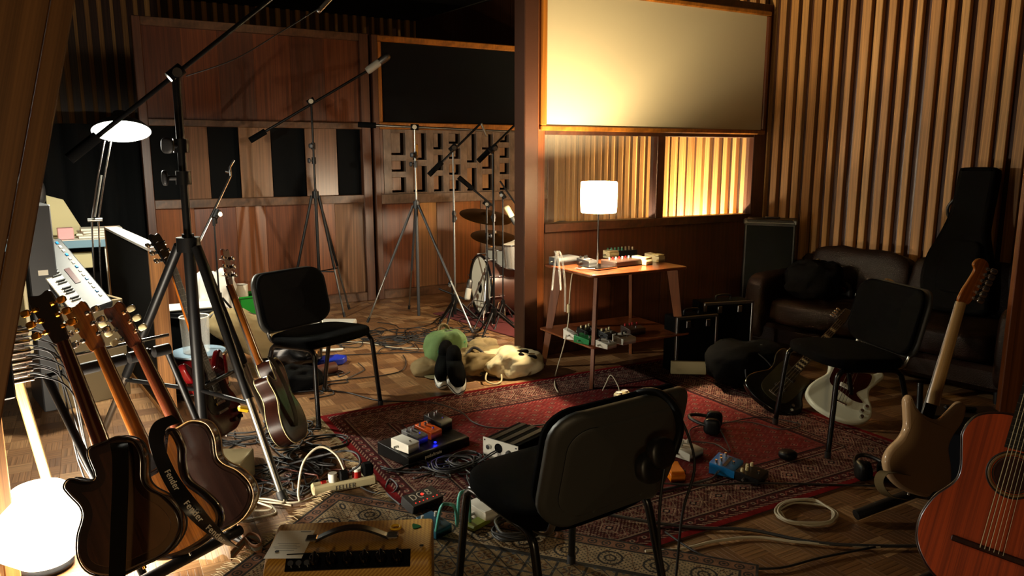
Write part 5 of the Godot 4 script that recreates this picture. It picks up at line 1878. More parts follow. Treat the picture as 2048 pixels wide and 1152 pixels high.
func build_pedals() -> void:
	var Y := 0.752
	var gt := "effects on the side table top"
	var t := pedal("volume_pedal", "dark grey volume pedal at the table corner under the coiled tube", Vector3(2.842, 0.752, -4.341), 12, {"w": 0.20, "d": 0.10, "h": 0.055, "slope": 0.95, "body": "dark_grey", "knobs": 0, "treadle": "grey_rubber"}, gt)
	pedal("effect_pedal", "small dark pedal with white lettered plate on the side table", Vector3(2.954, 0.752, -4.223), 10, {"w": 0.085, "d": 0.12, "h": 0.05, "body": "dark_grey", "knobs": 3, "plate": "white"}, gt)
	t = thing("synth_module", "flat brown sound module with red knobs on the side table", "device", turn(Vector3(3.159, 0.752, -4.109), 6), gt)
	part(t, "case", bx(Vector3(0.24, 0.04, 0.16), 0.006, Vector3(0, 0.021, 0)), "module_brown")
	for k in 7:
		part(t, "knob", rod(Vector3(-0.09 + k * 0.03, 0.041, -0.02), Vector3(-0.09 + k * 0.03, 0.056, -0.02), 0.006), "red" if k % 2 else "white")
	pedal("effect_pedal", "cream pedal resting behind the brown sound module", Vector3(3.33, 0.752, -4.454), 8, {"w": 0.10, "d": 0.07, "h": 0.055, "body": "cream", "knobs": 0, "treadle": "ivory"}, gt)
	t = thing("knob_mixer", "low black mixer with rows of teal knobs at the table back", "device", turn(Vector3(3.457, 0.752, -4.512), 4), gt)
	part(t, "case", bx(Vector3(0.26, 0.04, 0.10), 0.004, Vector3(0, 0.021, 0)), "black_satin")
	for k in 14:
		part(t, "knob", rod(Vector3(-0.105 + (k % 7) * 0.035, 0.041, -0.02 + (k / 7) * 0.04), Vector3(-0.105 + (k % 7) * 0.035, 0.062, -0.02 + (k / 7) * 0.04), 0.007), "mint" if k % 7 < 4 else "silver_paint")
	pedal("effect_pedal", "cream twin-plate pedal nearer the table's outer corner", Vector3(3.316, 0.752, -4.076), 14, {"w": 0.075, "d": 0.125, "h": 0.055, "body": "cream", "knobs": 0, "treadle": "ivory"}, gt)
	pedal("effect_pedal", "outermost cream pedal on the side table top", Vector3(3.49, 0.752, -4.151), 14, {"w": 0.075, "d": 0.125, "h": 0.055, "body": "cream", "knobs": 0, "treadle": "ivory"}, gt)
	# lower shelf
	var gs := "effects on the side table shelf"
	pedal("effect_pedal", "white wedge pedal at the edge of the lower shelf", Vector3(2.723, 0.293, -4.046), 30, {"w": 0.06, "d": 0.11, "h": 0.07, "slope": 0.3, "body": "white", "knobs": 0}, gs)
	pedal("effect_pedal", "green pedal on the lower shelf of the side table", Vector3(2.742, 0.293, -3.927), 20, {"w": 0.09, "d": 0.12, "h": 0.05, "body": "pedal_green", "knobs": 2}, gs)
	pedal("effect_pedal", "black pedal with cream knob behind the green one", Vector3(2.87, 0.293, -4.077), 16, {"w": 0.12, "d": 0.10, "h": 0.06, "body": "black_satin", "knobs": 3, "knob_m": "cream"}, gs)
	pedal("effect_pedal", "silver pedal next to the near table leg", Vector3(2.792, 0.293, -3.765), 12, {"w": 0.09, "d": 0.10, "h": 0.045, "body": "silver_paint", "knobs": 2}, gs)
	pedal("effect_pedal", "wide silver pedal with three knobs on the lower shelf", Vector3(2.964, 0.293, -3.803), 8, {"w": 0.12, "d": 0.10, "h": 0.055, "body": "silver_paint", "knobs": 3, "plate": "dark_grey"}, gs)
	pedal("effect_pedal", "dim brown pedal far back on the lower shelf", Vector3(3.173, 0.293, -3.974), 4, {"w": 0.14, "d": 0.10, "h": 0.06, "body": "module_brown", "knobs": 4, "knob_m": "red"}, gs)
	pedal("effect_pedal", "cream topped pedal in the middle of the lower shelf", Vector3(2.954, 0.293, -3.965), 10, {"w": 0.10, "d": 0.09, "h": 0.05, "body": "dark_grey", "knobs": 3, "plate": "cream", "knob_m": "cream"}, gs)
	# clear tube hung over the table
	var b := B.new()
	var pts := []
	for k in 60:
		var a := k / 59.0 * TAU * 2.4
		pts.append(Vector3(0.035 * sin(a * 0.5), 0.125 * cos(a) - 0.06, 0.055 * sin(a)) + Vector3(0.0006 * k, 0.0, 0.0))
	pts.append(pts[-1] + Vector3(0.0, -0.16, 0.02))
	b.tube(curve(pts, 2), 0.006, 8)
	one("clear_tube", "coil of clear plastic tube draped over the table edge", "tube", b, "clear_plastic", turn(Vector3(2.641, 0.82, -4.071) + Vector3(-0.05, 0.0, 0.0), -30))
	# lamp cord with switch
	t = thing("lamp_cord", "cream lamp cord with inline switch hanging from the side table", "cord", Transform3D())
	b = B.new()
	b.tube(curve([Vector3(2.844, 0.765, -3.975), Vector3(2.784, 0.762, -4.031), Vector3(2.797, 0.734, -4.156), Vector3(2.748, 0.594, -4.121), Vector3(2.712, 0.417, -4.081), Vector3(2.672, 0.253, -4.071), Vector3(2.715, 0.015, -4.232), Vector3(2.554, 0.015, -3.993), Vector3(2.493, 0.014, -3.861)], 6), 0.0042, 8)
	part(t, "flex", b, "white_cable")
	part(t, "switch", bx(Vector3(0.022, 0.062, 0.018), 0.006), "cream", Transform3D(Basis(), Vector3(2.714, 0.494, -4.085)))
	# pedalboard
	var px := turn(Vector3(1.385, 0.012, -3.40), 17)
	t = thing("pedalboard", "black pedalboard on the red rug carrying four effect pedals", "pedalboard", px)
	b = B.new()
	b.x = Transform3D(Basis(Vector3.UP, -PI / 2), Vector3.ZERO)
	b.prism(PackedVector2Array([Vector2(-0.125, 0.0), Vector2(0.125, 0.0), Vector2(0.125, 0.045), Vector2(0.105, 0.05), Vector2(-0.125, 0.065)]), 0.40, 0.004, 2)
	part(t, "frame", b, "black_satin")
	words(t, "lettering", "pedaltrain", 0.022, "white", Transform3D(Basis(), Vector3(-0.045, 0.024, 0.1262)), true)
	var gp := "pedals on the black pedalboard"
	var px4 := [[-0.145, 0.03, 0.075, 0.125, "white", "white pedal with dark window, first on the pedalboard", 4], [-0.045, -0.02, 0.075, 0.115, "grey", "grey pedal with three chrome knobs on the pedalboard", 6], [0.05, -0.025, 0.08, 0.12, "orange", "orange pedal glowing second from the pedalboard's far end", 5], [0.145, -0.06, 0.09, 0.12, "black_satin", "bulky black pedal at the pedalboard's far end", 8]]
	for q in px4:
		var o := {"w": q[2], "d": q[3], "h": 0.055 if q[4] != "black_satin" else 0.08, "body": q[4], "knobs": 3, "knob_m": "chrome"}
		if q[4] == "white":
			o = {"w": q[2], "d": q[3], "h": 0.05, "body": "white", "slope": 0.9, "knobs": 0, "plate": "black"}
		pedal("effect_pedal", q[5], px * Vector3(q[0], 0.056, q[1]), 17.0 + q[6], o, gp)
	var led := B.new()
	led.ell(Vector3.ZERO, Vector3(0.007, 0.005, 0.007))
	part(t, "indicator_light", led, "glowing_blue", Transform3D(Basis(), Vector3(0.01, 0.057, 0.075)))
	var ol := OmniLight3D.new()
	ol.name = "indicator_glow"
	ol.light_color = Color(0.1, 0.15, 1.0)
	ol.light_energy = 0.004
	ol.light_size = 0.005
	ol.omni_range = 10.0
	ol.omni_attenuation = 2.0
	ol.shadow_enabled = true
	ol.position = Vector3(0.01, 0.068, 0.078)
	t.add_child(ol)
	# preamplifier
	t = thing("preamplifier", "black preamplifier box with silver front panel on the red rug", "preamp", turn(Vector3(1.772, 0.0125, -3.12), -67))
	part(t, "case", bx(Vector3(0.20, 0.095, 0.28), 0.003, Vector3(0, 0.055, -0.01)), "black_rough")
	for k in 3:
		part(t, "cooling_fin", bx(Vector3(0.03, 0.004, 0.27), 0.001, Vector3(-0.06 + k * 0.06, 0.104, -0.01)), "black_satin")
	part(t, "front_panel", bx(Vector3(0.22, 0.105, 0.006), 0.001, Vector3(0, 0.054, 0.132)), "silver_paint")
	for s in [[-0.07, 0.065, 0.014, "chrome"], [0.055, 0.06, 0.016, "black"], [-0.098, 0.095, 0.005, "black"], [-0.098, 0.015, 0.005, "black"], [0.098, 0.095, 0.005, "black"], [0.098, 0.015, 0.005, "black"]]:
		part(t, "knob", rod(Vector3(s[0], s[1], 0.134), Vector3(s[0], s[1], 0.147 if s[2] > 0.01 else 0.137), s[2], s[2] * 0.85, 18), s[3])
	part(t, "meter", rod(Vector3(-0.01, 0.07, 0.134), Vector3(-0.01, 0.07, 0.137), 0.024, -1, 24), "black_gloss")
	part(t, "rocker_switch", bx(Vector3(0.02, 0.03, 0.006), 0.002, Vector3(0.09, 0.05, 0.137)), "black")
	b = B.new()
	b.ell(Vector3(0.03, 0.03, 0.137), Vector3(0.006, 0.006, 0.005))
	part(t, "indicator_light", b, "glowing_blue")
	for k in 2:
		b = B.new()
		b.tube(curve([Vector3(-0.03 + k * 0.014, 0.052, 0.135), Vector3(-0.035 + k * 0.014, 0.045, 0.19), Vector3(-0.06, 0.004 + k * 0.004, 0.26), Vector3(-0.02, 0.004, 0.36), Vector3(0.1, 0.004, 0.42 + k * 0.04)], 6), 0.0035, 6)
		part(t, "plugged_cable", b, "rubber")
	# power distributor with red lights
	var dxf := Transform3D(Basis(Vector3.UP, deg_to_rad(14)) * Basis(Vector3.RIGHT, deg_to_rad(14)), Vector3(1.131, 0, -2.813) + Vector3(0, 0.042, 0))
	t = thing("power_distributor", "dark power distributor with glowing red lights at the rug corner", "power supply", dxf)
	part(t, "case", bx(Vector3(0.16, 0.045, 0.09), 0.003), "dark_grey")
	words(t, "lettering", "DC·8", 0.052, "white", Transform3D(Basis(Vector3.RIGHT, -PI / 2), Vector3(-0.005, 0.0228, -0.012)))
	for k in 6:
		b = B.new()
		b.ell(Vector3(-0.055 + k * 0.02 + (0.012 if k > 3 else 0.0), 0.023, 0.025), Vector3(0.0026, 0.002, 0.0026), 1, 1, 10, 6)
		part(t, "indicator_light", b, "glowing_red")
	b = B.new()
	b.ell(Vector3(0.004, 0.0235, -0.012), Vector3(0.007, 0.003, 0.007), 1, 1, 12, 6)
	part(t, "indicator_light", b, "glowing_red")
	for k in 5:
		part(t, "socket", rod(Vector3(-0.05 + k * 0.026, -0.003, 0.043), Vector3(-0.05 + k * 0.026, -0.003, 0.049), 0.006), "steel")
	# pedals around the near chair
	var gc := "pedals around the near chair"
	pedal("effect_pedal", "deep teal pedal with clear knobs behind the tweed amplifier", Vector3(1.084, 0, -2.579) + Vector3(0, 0.0235, 0), 18, {"w": 0.085, "d": 0.12, "h": 0.05, "body": "teal", "knobs": 2, "knob_m": "white"}, gc)
	pedal("effect_pedal", "white pedal with dark top beneath the near chair's seat", Vector3(1.306, 0, -2.583) + Vector3(0, 0.0235, 0), 12, {"w": 0.075, "d": 0.125, "h": 0.058, "body": "white", "slope": 0.9, "knobs": 0, "plate": "black", "treadle": "white"}, gc)
	one("green_pick_tin", "small lime green tin beside the white pedal", "tin", bx(Vector3(0.10, 0.02, 0.06), 0.006, Vector3(0, 0.01, 0)), "lime", turn(Vector3(1.254, 0, -2.53) + Vector3(0, 0.0235, 0), 20))
	t = pedal("effect_pedal", "pale grey pedal with tall knobs by the near chair back", Vector3(2.507, 0, -2.689) + Vector3(0, 0.0125, 0), 14, {"w": 0.12, "d": 0.12, "h": 0.055, "body": "silver_paint", "knobs": 4, "knob_m": "silver_paint"}, gc)
	pedal("effect_pedal", "amber orange pedal beside the near chair back", Vector3(2.282, 0, -2.522) + Vector3(0, 0.0125, 0), -24, {"w": 0.07, "d": 0.12, "h": 0.05, "body": "amber", "knobs": 0, "plate": "black", "treadle": "amber"}, gc)
	pedal("effect_pedal", "wide azure blue pedal on the rug border", Vector3(2.545, 0, -2.453) + Vector3(0, 0.0125, 0), 28, {"w": 0.15, "d": 0.12, "h": 0.055, "body": "azure", "knobs": 4, "plate": "black", "knob_m": "chrome"}, gc)
	pedal("effect_pedal", "black pedal with pale knobs beside the azure pedal", Vector3(2.584, 0, -2.329) + Vector3(0, 0.0125, 0), 22, {"w": 0.13, "d": 0.11, "h": 0.045, "body": "black_satin", "knobs": 4, "knob_m": "cream"}, gc)
	b = B.new()
	b.ell(Vector3(0, 0.022, 0), Vector3(0.045, 0.022, 0.04), 0.7, 0.8, 20, 12)
	one("round_pedal", "small round dark knob box on the rug border", "pedal", b, "black_satin", turn(Vector3(2.917, 0, -2.409) + Vector3(0, 0.0125, 0), 0))
	# tweed amplifier
	build_amp()
	# mains strip with plugs
	t = thing("power_strip", "white mains power strip with plugs on the bare floor", "power strip", turn(Vector3(0.898, 0, -3.179), -3))
	part(t, "body", bx(Vector3(0.29, 0.045, 0.06), 0.008, Vector3(0, 0.0235, 0)), "cream")
	words(t, "lettering", "FELLER", 0.03, "grey", Transform3D(Basis(), Vector3(0.0, 0.022, 0.0305)))
	part(t, "switch", bx(Vector3(0.025, 0.012, 0.02), 0.003, Vector3(-0.09, 0.048, 0)), "red")
	part(t, "plug", rod(Vector3(-0.05, 0.045, 0), Vector3(-0.05, 0.085, 0), 0.02), "white")
	part(t, "plug", bx(Vector3(0.045, 0.045, 0.04), 0.008, Vector3(0.0, 0.066, 0)), "black_satin")
	part(t, "plug", rod(Vector3(0.06, 0.045, 0), Vector3(0.06, 0.075, 0), 0.022, 0.02), "red")
	part(t, "plug", rod(Vector3(0.06, 0.075, 0), Vector3(0.06, 0.088, 0), 0.02), "white")
	part(t, "adapter", bx(Vector3(0.05, 0.06, 0.05), 0.01, Vector3(0.11, 0.075, 0)), "black_rough")
	# double socket on the rug
	t = thing("extension_socket", "cream double extension socket on the rug before the side table", "socket", turn(Vector3(2.752, 0, -3.539) + Vector3(0, 0.0125, 0), 12))
	part(t, "body", bx(Vector3(0.11, 0.055, 0.055), 0.012, Vector3(0, 0.0275, 0)), "cream")
	for s in [-0.027, 0.027]:
		part(t, "outlet", rod(Vector3(s, 0.053, 0), Vector3(s, 0.057, 0), 0.02, -1, 20), "white")


func build_amp() -> void:
	# tweed cloth: fine diagonal weave
	var tw := picture(128, 128, func(x, y):
		var s: int = (x + y) % 16
		var c := Color(0.62, 0.43, 0.13) if s < 8 else Color(0.78, 0.60, 0.24)
		if (x - y + 128) % 8 == 0:
			c = c * 0.8
		return c)
	var m := mat("tweed", Color.WHITE, 0.55)
	m.albedo_texture = tw
	m.uv1_triplanar = true
	m.uv1_scale = Vector3.ONE * 11.0
	var xf := turn(Vector3(0.572, 0.0245, -1.965), -24.5)
	var t := thing("tweed_amplifier", "yellow tweed guitar amplifier with leather handle at the bottom edge", "amplifier", xf)
	var b := B.new()
	b.x = Transform3D(Basis(Vector3.UP, -PI / 2), Vector3.ZERO)
	b.prism(PackedVector2Array([Vector2(-0.115, 0.0), Vector2(0.125, 0.0), Vector2(0.105, 0.355), Vector2(0.06, 0.385), Vector2(-0.115, 0.385)]), 0.46, 0.012, 3)
	part(t, "cabinet", b, "tweed")
	# control panel let into the top front slope
	var ct := Transform3D(Basis(Vector3.RIGHT, deg_to_rad(-53)), Vector3(0, 0.372, 0.0845))
	b = B.new()
	b.x = ct
	b.box(Vector3(0.0, 0, 0), Vector3(0.34, 0.05, 0.006), 0.001)
	var pn := part(t, "control_panel", b, "black_gloss")
	for k in 6:
		b = B.new()
		b.x = ct
		b.cyl(Vector3(-0.09 + k * 0.045, 0, 0.003), Vector3(-0.09 + k * 0.045, 0, 0.024), 0.018, 0.014)
		b.ell(Vector3(-0.09 + k * 0.045, 0, 0.024), Vector3(0.014, 0.014, 0.006), 1, 1, 16, 8)
		b.box(Vector3(-0.09 + k * 0.045, 0, 0.026), Vector3(0.009, 0.036, 0.012), 0.003)
		part(pn, "knob", b, "black_gloss")
	for k in 3:
		b = B.new()
		b.x = ct
		b.cyl(Vector3(-0.155 + k * 0.022, -0.005, 0.0), Vector3(-0.155 + k * 0.022, -0.005, 0.010), 0.008)
		part(pn, "jack", b, "chrome")
	b = B.new()
	b.x = Transform3D(Basis(), Vector3(0, 0.175, 0.1215))
	b.box(Vector3.ZERO, Vector3(0.37, 0.26, 0.006), 0.002)
	part(t, "grille_cloth", b, "brown_leather")
	# handle
	b = B.new()
	var pts := []
	for k in 13:
		var f := k / 12.0
		pts.append(Vector3(-0.105 + 0.21 * f, 0.387 + 0.034 * sin(PI * f), -0.01))
	var h := strap(t, pts, 0.024, Vector3.BACK, "strap_leather", 0.007)
	h.name = "handle"
	for s in [-1.0, 1.0]:
		part(t, "handle_mount", bx(Vector3(0.035, 0.012, 0.03), 0.004, Vector3(s * 0.115, 0.391, -0.01)), "chrome")
	for s in [-1.0, 1.0]:
		part(t, "screw", rod(Vector3(s * 0.2, 0.385, 0.05), Vector3(s * 0.2, 0.389, 0.05), 0.006), "chrome")
	# what lies on the amplifier
	b = B.new()
	var rows := []
	for j in 6:
		var row := []
		for i in 6:
			row.append(Vector3(-0.052 + 0.104 * i / 5.0, 0.0012 + 0.010 * pow(j / 5.0, 3.0) * 0.3, -0.075 + 0.15 * (1.0 - j / 5.0)))
		rows.append(row)
	b.grid(rows)
	b.box(Vector3(0, 0.0006, 0), Vector3(0.10, 0.0008, 0.146))
	var sh := one("paper_sheet", "typed white paper sheet lying on the tweed amplifier", "paper", b, "paper", xf * turn(Vector3(-0.172, 0.386, 0.012), -4))
	for k in 9:
		part(sh, "typed_line", bx(Vector3(0.075 - (k % 3) * 0.012, 0.0003, 0.0016), 0, Vector3(-0.005, 0.0016, -0.04 + k * 0.009)), "grey")
	part(sh, "heading", bx(Vector3(0.03, 0.0003, 0.004), 0, Vector3(0.028, 0.0045, -0.068)), "grey")
	b = B.new()
	b.torus(Vector3.ZERO, Vector3.RIGHT, Vector3.BACK, 0.014, 0.004, 24, 8)
	one("yellow_ring", "small yellow rubber ring on the tweed amplifier", "ring", b, "yellow", xf * turn(Vector3(0.12, 0.3895, -0.06), 0))
	b = B.new()
	b.x = Transform3D(Basis(Vector3.RIGHT, PI / 2), Vector3.ZERO)
	b.prism(outline([Vector2(0, -0.017), Vector2(0.012, 0.004), Vector2(0.011, 0.012), Vector2(0, 0.014), Vector2(-0.011, 0.012), Vector2(-0.012, 0.004)], 4), 0.0014)
	one("guitar_pick", "green guitar pick on the tweed amplifier", "guitar pick", b, "pedal_green", xf * turn(Vector3(0.178, 0.3862, -0.07), 30))

# ---------------------------------------------------------------- bags and shoes on the floor
func build_bags() -> void:
	var nz := noise(12, 6.0, 4)
	mat("olive", Color(0.36, 0.33, 0.20), 0.8)
	cloth("sage", Color(0.42, 0.52, 0.33), 0.8, 22.0)
	mat("jade", Color(0.10, 0.42, 0.24), 0.7)
	cloth("khaki", Color(0.52, 0.45, 0.32), 0.9, 26.0)
	cloth("tote_cloth", Color(0.80, 0.75, 0.60), 0.9, 34.0)
	# backpack
	var g: Vector3 = Vector3(2.105, 0, -4.73)
	var t := thing("backpack", "pale green patterned backpack slumped on the parquet behind black shoes", "backpack", turn(g, 15))
	var b := B.new()
	b.ell(Vector3(0, 0.145, 0), Vector3(0.165, 0.15, 0.12), 0.75, 0.8, 40, 24, nz, 0.03, 0.0)
	part(t, "main_pouch", b, "sage")
	for q in [[-0.085, 0.16, 0.075, 0.045, 0.035], [0.05, 0.20, 0.065, 0.06, 0.03], [-0.04, 0.06, 0.10, 0.05, 0.03], [0.10, 0.10, 0.055, 0.03, 0.05]]:
		b = B.new()
		b.ell(Vector3(q[0], q[1], q[2] + 0.012), Vector3(q[3], q[4], 0.03), 1, 1, 20, 12, nz, 0.03)
		part(t, "printed_patch", b, "jade")
	b = B.new()
	b.tube(curve([Vector3(-0.13, 0.20, 0.05), Vector3(-0.05, 0.27, 0.03), Vector3(0.06, 0.27, 0.03), Vector3(0.14, 0.18, 0.06), Vector3(0.15, 0.05, 0.09)], 6), 0.006, 8)
	part(t, "piping", b, "dark_brown")
	b = B.new()
	b.tube(curve([Vector3(-0.04, 0.25, -0.02), Vector3(-0.02, 0.31, -0.03), Vector3(0.03, 0.31, -0.03), Vector3(0.06, 0.25, -0.02)], 5), 0.012, 8)
	part(t, "top_handle", b, "khaki")
	part(t, "zip_tag", bx(Vector3(0.014, 0.04, 0.006), 0.002, Vector3(0.03, 0.13, 0.13)), "ivory")
	# cap and folded jacket
	b = B.new()
	b.ell(Vector3(0, 0.05, 0), Vector3(0.10, 0.065, 0.10), 0.9, 1.0, 30, 16, nz, 0.03, 0.002)
	t = thing("cap", "khaki cap lying beside the green backpack", "cap", turn(Vector3(1.927, 0, -4.688), 20))
	part(t, "crown", b, "khaki")
	b = B.new()
	b.ell(Vector3(0.01, 0.012, 0.11), Vector3(0.09, 0.007, 0.08), 0.8, 0.9, 24, 10)
	part(t, "peak", b, "olive")
	b = B.new()
	b.ell(Vector3(0, 0.09, 0), Vector3(0.20, 0.09, 0.14), 0.8, 0.8, 44, 24, noise(91, 7.0, 4), 0.075, 0.0)
	t = thing("khaki_satchel", "crumpled khaki satchel between backpack and white tote bag", "bag", turn(Vector3(2.246, 0, -4.51), -20))
	part(t, "cloth", b, "khaki")
	b = B.new()
	b.tube(curve([Vector3(-0.10, 0.13, 0.08), Vector3(-0.03, 0.20, 0.04), Vector3(0.04, 0.15, 0.09), Vector3(0.0, 0.05, 0.14), Vector3(0.08, 0.06, 0.14), Vector3(0.14, 0.14, 0.05)], 6), 0.010, 8)
	part(t, "strap", b, "dark_brown")
	b = B.new()
	b.ell(Vector3(0, 0.06, 0), Vector3(0.14, 0.07, 0.10), 0.8, 0.8, 36, 20, noise(92, 7.0, 4), 0.05, 0.0)
	one("rolled_jacket", "rolled khaki jacket heaped behind the satchel", "jacket", b, "canvas", turn(Vector3(2.472, 0, -4.878), 30))
	# tote
	g = Vector3(2.449, 0, -4.396)
	t = thing("tote_bag", "cream cotton tote bag with black print lying by the partition post", "bag", turn(g, -6))
	b = B.new()
	b.ell(Vector3(0, 0.085, 0), Vector3(0.235, 0.09, 0.15), 0.75, 0.75, 56, 28, noise(55, 5.5, 4), 0.055, 0.0)
	part(t, "cloth", b, "tote_cloth")
	b = B.new()
	b.tube(curve([Vector3(-0.22, 0.06, 0.10), Vector3(-0.25, 0.03, 0.16), Vector3(-0.21, 0.012, 0.20), Vector3(-0.15, 0.015, 0.18), Vector3(-0.13, 0.05, 0.14)], 6), 0.006, 8)
	part(t, "handle", b, "tote_cloth")
	for q in [[0.06, 0.165, 0.06, 0.05, 0.02], [0.10, 0.125, 0.115, 0.05, 0.035], [0.03, 0.15, 0.10, 0.03, 0.02]]:
		b = B.new()
		b.ell(Vector3(q[0], q[1], q[2]), Vector3(q[3], q[4], 0.018), 0.8, 0.8, 18, 10, nz, 0.02)
		part(t, "black_print", b, "black_rough")
	# shoes leaning toe down
	for k in 2:
		var o: Vector3 = [Vector3(1.9, 0, -4.338), Vector3(1.941, 0, -4.172)][k]
		var xf := Transform3D(Basis(Vector3.UP, deg_to_rad([-34, -16][k])) * Basis(Vector3.RIGHT, deg_to_rad(16)) * Basis.from_scale(Vector3.ONE * 1.2), o + Vector3(0, 0.015, 0))
		t = thing("sneaker", ["black knit sneaker with wavy white sole, half behind its partner", "black knit sneaker with wavy white sole, nearer the rug"][k], "shoe", xf, "pair of black sneakers")
		b = B.new()
		b.ell(Vector3(0, 0.065, -0.11), Vector3(0.047, 0.055, 0.135), 0.8, 0.75, 32, 18)
		b.ell(Vector3(0, 0.10, -0.18), Vector3(0.042, 0.07, 0.065), 0.8, 0.9, 28, 16)
		part(t, "upper", b, "black_rough")
		var rows := []
		for j in 4:
			var row := []
			for i in 40:
				var a := -TAU * i / 40
				var z := sin(a)
				var x := cos(a) * (1.0 - 0.12 * z * 0.0)
				var y: float = [0.0, 0.004, 0.030 + 0.007 * sin(a * 6.0), 0.036 + 0.007 * sin(a * 6.0)][j]
				var s: float = [0.9, 1.0, 1.0, 0.92][j]
				row.append(Vector3(x * 0.052 * s, y, -0.11 + z * 0.148 * s))
			rows.append(row)
		b = B.new()
		b.grid(rows, true)
		b.cap(rows[0])
		b.cap(rows[3])
		part(t, "sole", b, "white")
		b = B.new()
		var st := []
		for i in 41:
			var a := -TAU * i / 40
			st.append(Vector3(cos(a) * 0.0525, 0.016 + 0.006 * sin(a * 6.0), -0.11 + sin(a) * 0.1485))
		b.tube(st, 0.003, 6, false)
		part(t, "sole_stripe", b, "black")


# ---------------------------------------------------------------- right side of the room
func build_right() -> void:
	var nz := noise(61, 4.0, 4)
	# tall speaker cabinet in the corner
	var t := thing("speaker_cabinet", "tall black speaker cabinet with steel top corners in the corner", "speaker", turn(wallspot(0.27, 0.27), -52))
	part(t, "box", bx(Vector3(0.40, 0.98, 0.26), 0.008, Vector3(0, 0.49, 0)), "vinyl")
	part(t, "grille", bx(Vector3(0.36, 0.90, 0.01), 0.003, Vector3(0, 0.48, 0.131)), "dark_cloth")
	part(t, "top_trim", bx(Vector3(0.38, 0.015, 0.012), 0.003, Vector3(0, 0.955, 0.136)), "dull_steel")
	for s in [-1.0, 1.0]:
		for y in [0.02, 0.96]:
			part(t, "corner", bx(Vector3(0.04, 0.05, 0.04), 0.01, Vector3(s * 0.19, y, 0.115)), "dull_steel")
	part(t, "handle", bx(Vector3(0.14, 0.014, 0.03), 0.006, Vector3(0, 0.988, 0)), "black")
	# flight cases
	for q in [[Vector3(3.615, 0, -3.886), 0.34, 0.40, 0.16, -8, "open black flight case with bright edging beside the table leg"], [Vector3(3.961, 0, -3.934), 0.40, 0.46, 0.18, -14, "black flight case with steel corners farther from the table"]]:
		t = thing("flight_case", q[5], "case", turn(q[0], q[4]), "flight cases by the table")
		part(t, "shell", bx(Vector3(q[1], q[2], q[3]), 0.006, Vector3(0, q[2] / 2, 0)), "black_rough")
		for s in [-1.0, 1.0]:
			part(t, "edge_rail", bx(Vector3(0.022, q[2] + 0.004, 0.022), 0.003, Vector3(s * (q[1] / 2 - 0.01), q[2] / 2, q[3] / 2 - 0.008)), "steel")
		part(t, "top_rail", bx(Vector3(q[1], 0.02, 0.02), 0.003, Vector3(0, q[2] - 0.006, q[3] / 2 - 0.006)), "dull_steel")
		for x in [-0.08, 0.08]:
			part(t, "latch", bx(Vector3(0.035, 0.05, 0.012), 0.003, Vector3(x, q[2] - 0.05, q[3] / 2 + 0.006)), "steel")
		var b := B.new()
		b.tube(curve([Vector3(-0.06, q[2], 0), Vector3(-0.05, q[2] + 0.035, 0), Vector3(0.05, q[2] + 0.035, 0), Vector3(0.06, q[2], 0)], 5), 0.008, 8)
		part(t, "handle", b, "black")
	one("white_board", "pale unpainted board propped low before the flight case", "board", bx(Vector3(0.24, 0.09, 0.025), 0.003, Vector3(0, 0.05, 0)), "card", Transform3D(Basis(Vector3.UP, deg_to_rad(-34)), Vector3(3.491, 0, -3.759) + Vector3(0, 0.01, 0)))
	var b2 := B.new()
	b2.ell(Vector3(0, 0.15, 0), Vector3(0.26, 0.15, 0.17), 0.7, 0.75, 40, 22, nz, 0.05, 0.0)
	t = thing("black_backpack", "black backpack with looped cord lying before the sofa", "backpack", turn(Vector3(3.629, 0, -3.384) + Vector3(0, 0.012, 0), -20))
	part(t, "pouch", b2, "black_rough")
	b2 = B.new()
	b2.tube(curve([Vector3(-0.08, 0.26, 0.08), Vector3(0.02, 0.25, 0.13), Vector3(0.10, 0.15, 0.19), Vector3(0.06, 0.05, 0.21), Vector3(-0.05, 0.06, 0.20), Vector3(-0.08, 0.16, 0.17), Vector3(0.0, 0.26, 0.10)], 6), 0.0045, 8)
	part(t, "cord_loop", b2, "grey_rubber")
	for x in [-0.06, 0.08]:
		part(t, "buckle", bx(Vector3(0.03, 0.012, 0.02), 0.004, Vector3(x, 0.285, 0.06)), "steel")
	# clothes and bag on the sofa
	b2 = B.new()
	b2.ell(Vector3(0, 0.13, 0), Vector3(0.22, 0.14, 0.20), 0.8, 0.8, 40, 24, noise(62, 6.0, 4), 0.06, -0.01)
	t = thing("dark_jacket", "dark jacket heaped on the sofa beside the armrest", "jacket", turn(wallspot(0.80, 0.50, 0.43), 60))
	part(t, "cloth", b2, "black_rough")
	b2 = B.new()
	b2.ell(Vector3(-0.05, -0.08, 0.26), Vector3(0.08, 0.18, 0.04), 0.8, 0.8, 24, 18, noise(63, 6.0, 4), 0.04)
	part(t, "hanging_sleeve", b2, "dark_brown")
	part(t, "red_label", bx(Vector3(0.06, 0.03, 0.006), 0.002, Vector3(-0.05, 0.06, 0.225)), "red")
	b2 = B.new()
	b2.torus(Vector3(0.06, 0.22, 0.06), Vector3(0.8, 0, 0.6), Vector3.UP, 0.05, 0.014, 24, 8)
	part(t, "collar_loop", b2, "khaki")
	b2 = B.new()
	b2.ell(Vector3(0, 0.045, 0), Vector3(0.032, 0.045, 0.03), 0.9, 0.9, 18, 12, noise(64, 9.0, 2), 0.02)
	one("white_cloth", "small crumpled white cloth beside the dark jacket on the sofa", "cloth", b2, "bag_white", turn(wallspot(0.60, 0.52, 0.52), 0))
	one("white_cup", "small white plastic cup on the sofa seat behind the chair", "cup", rod(Vector3.ZERO, Vector3(0, 0.085, 0), 0.03, 0.04, 20), "white", Transform3D(Basis(Vector3(0, 0, 1), -0.25), wallspot(1.26, 0.66, 0.443)))
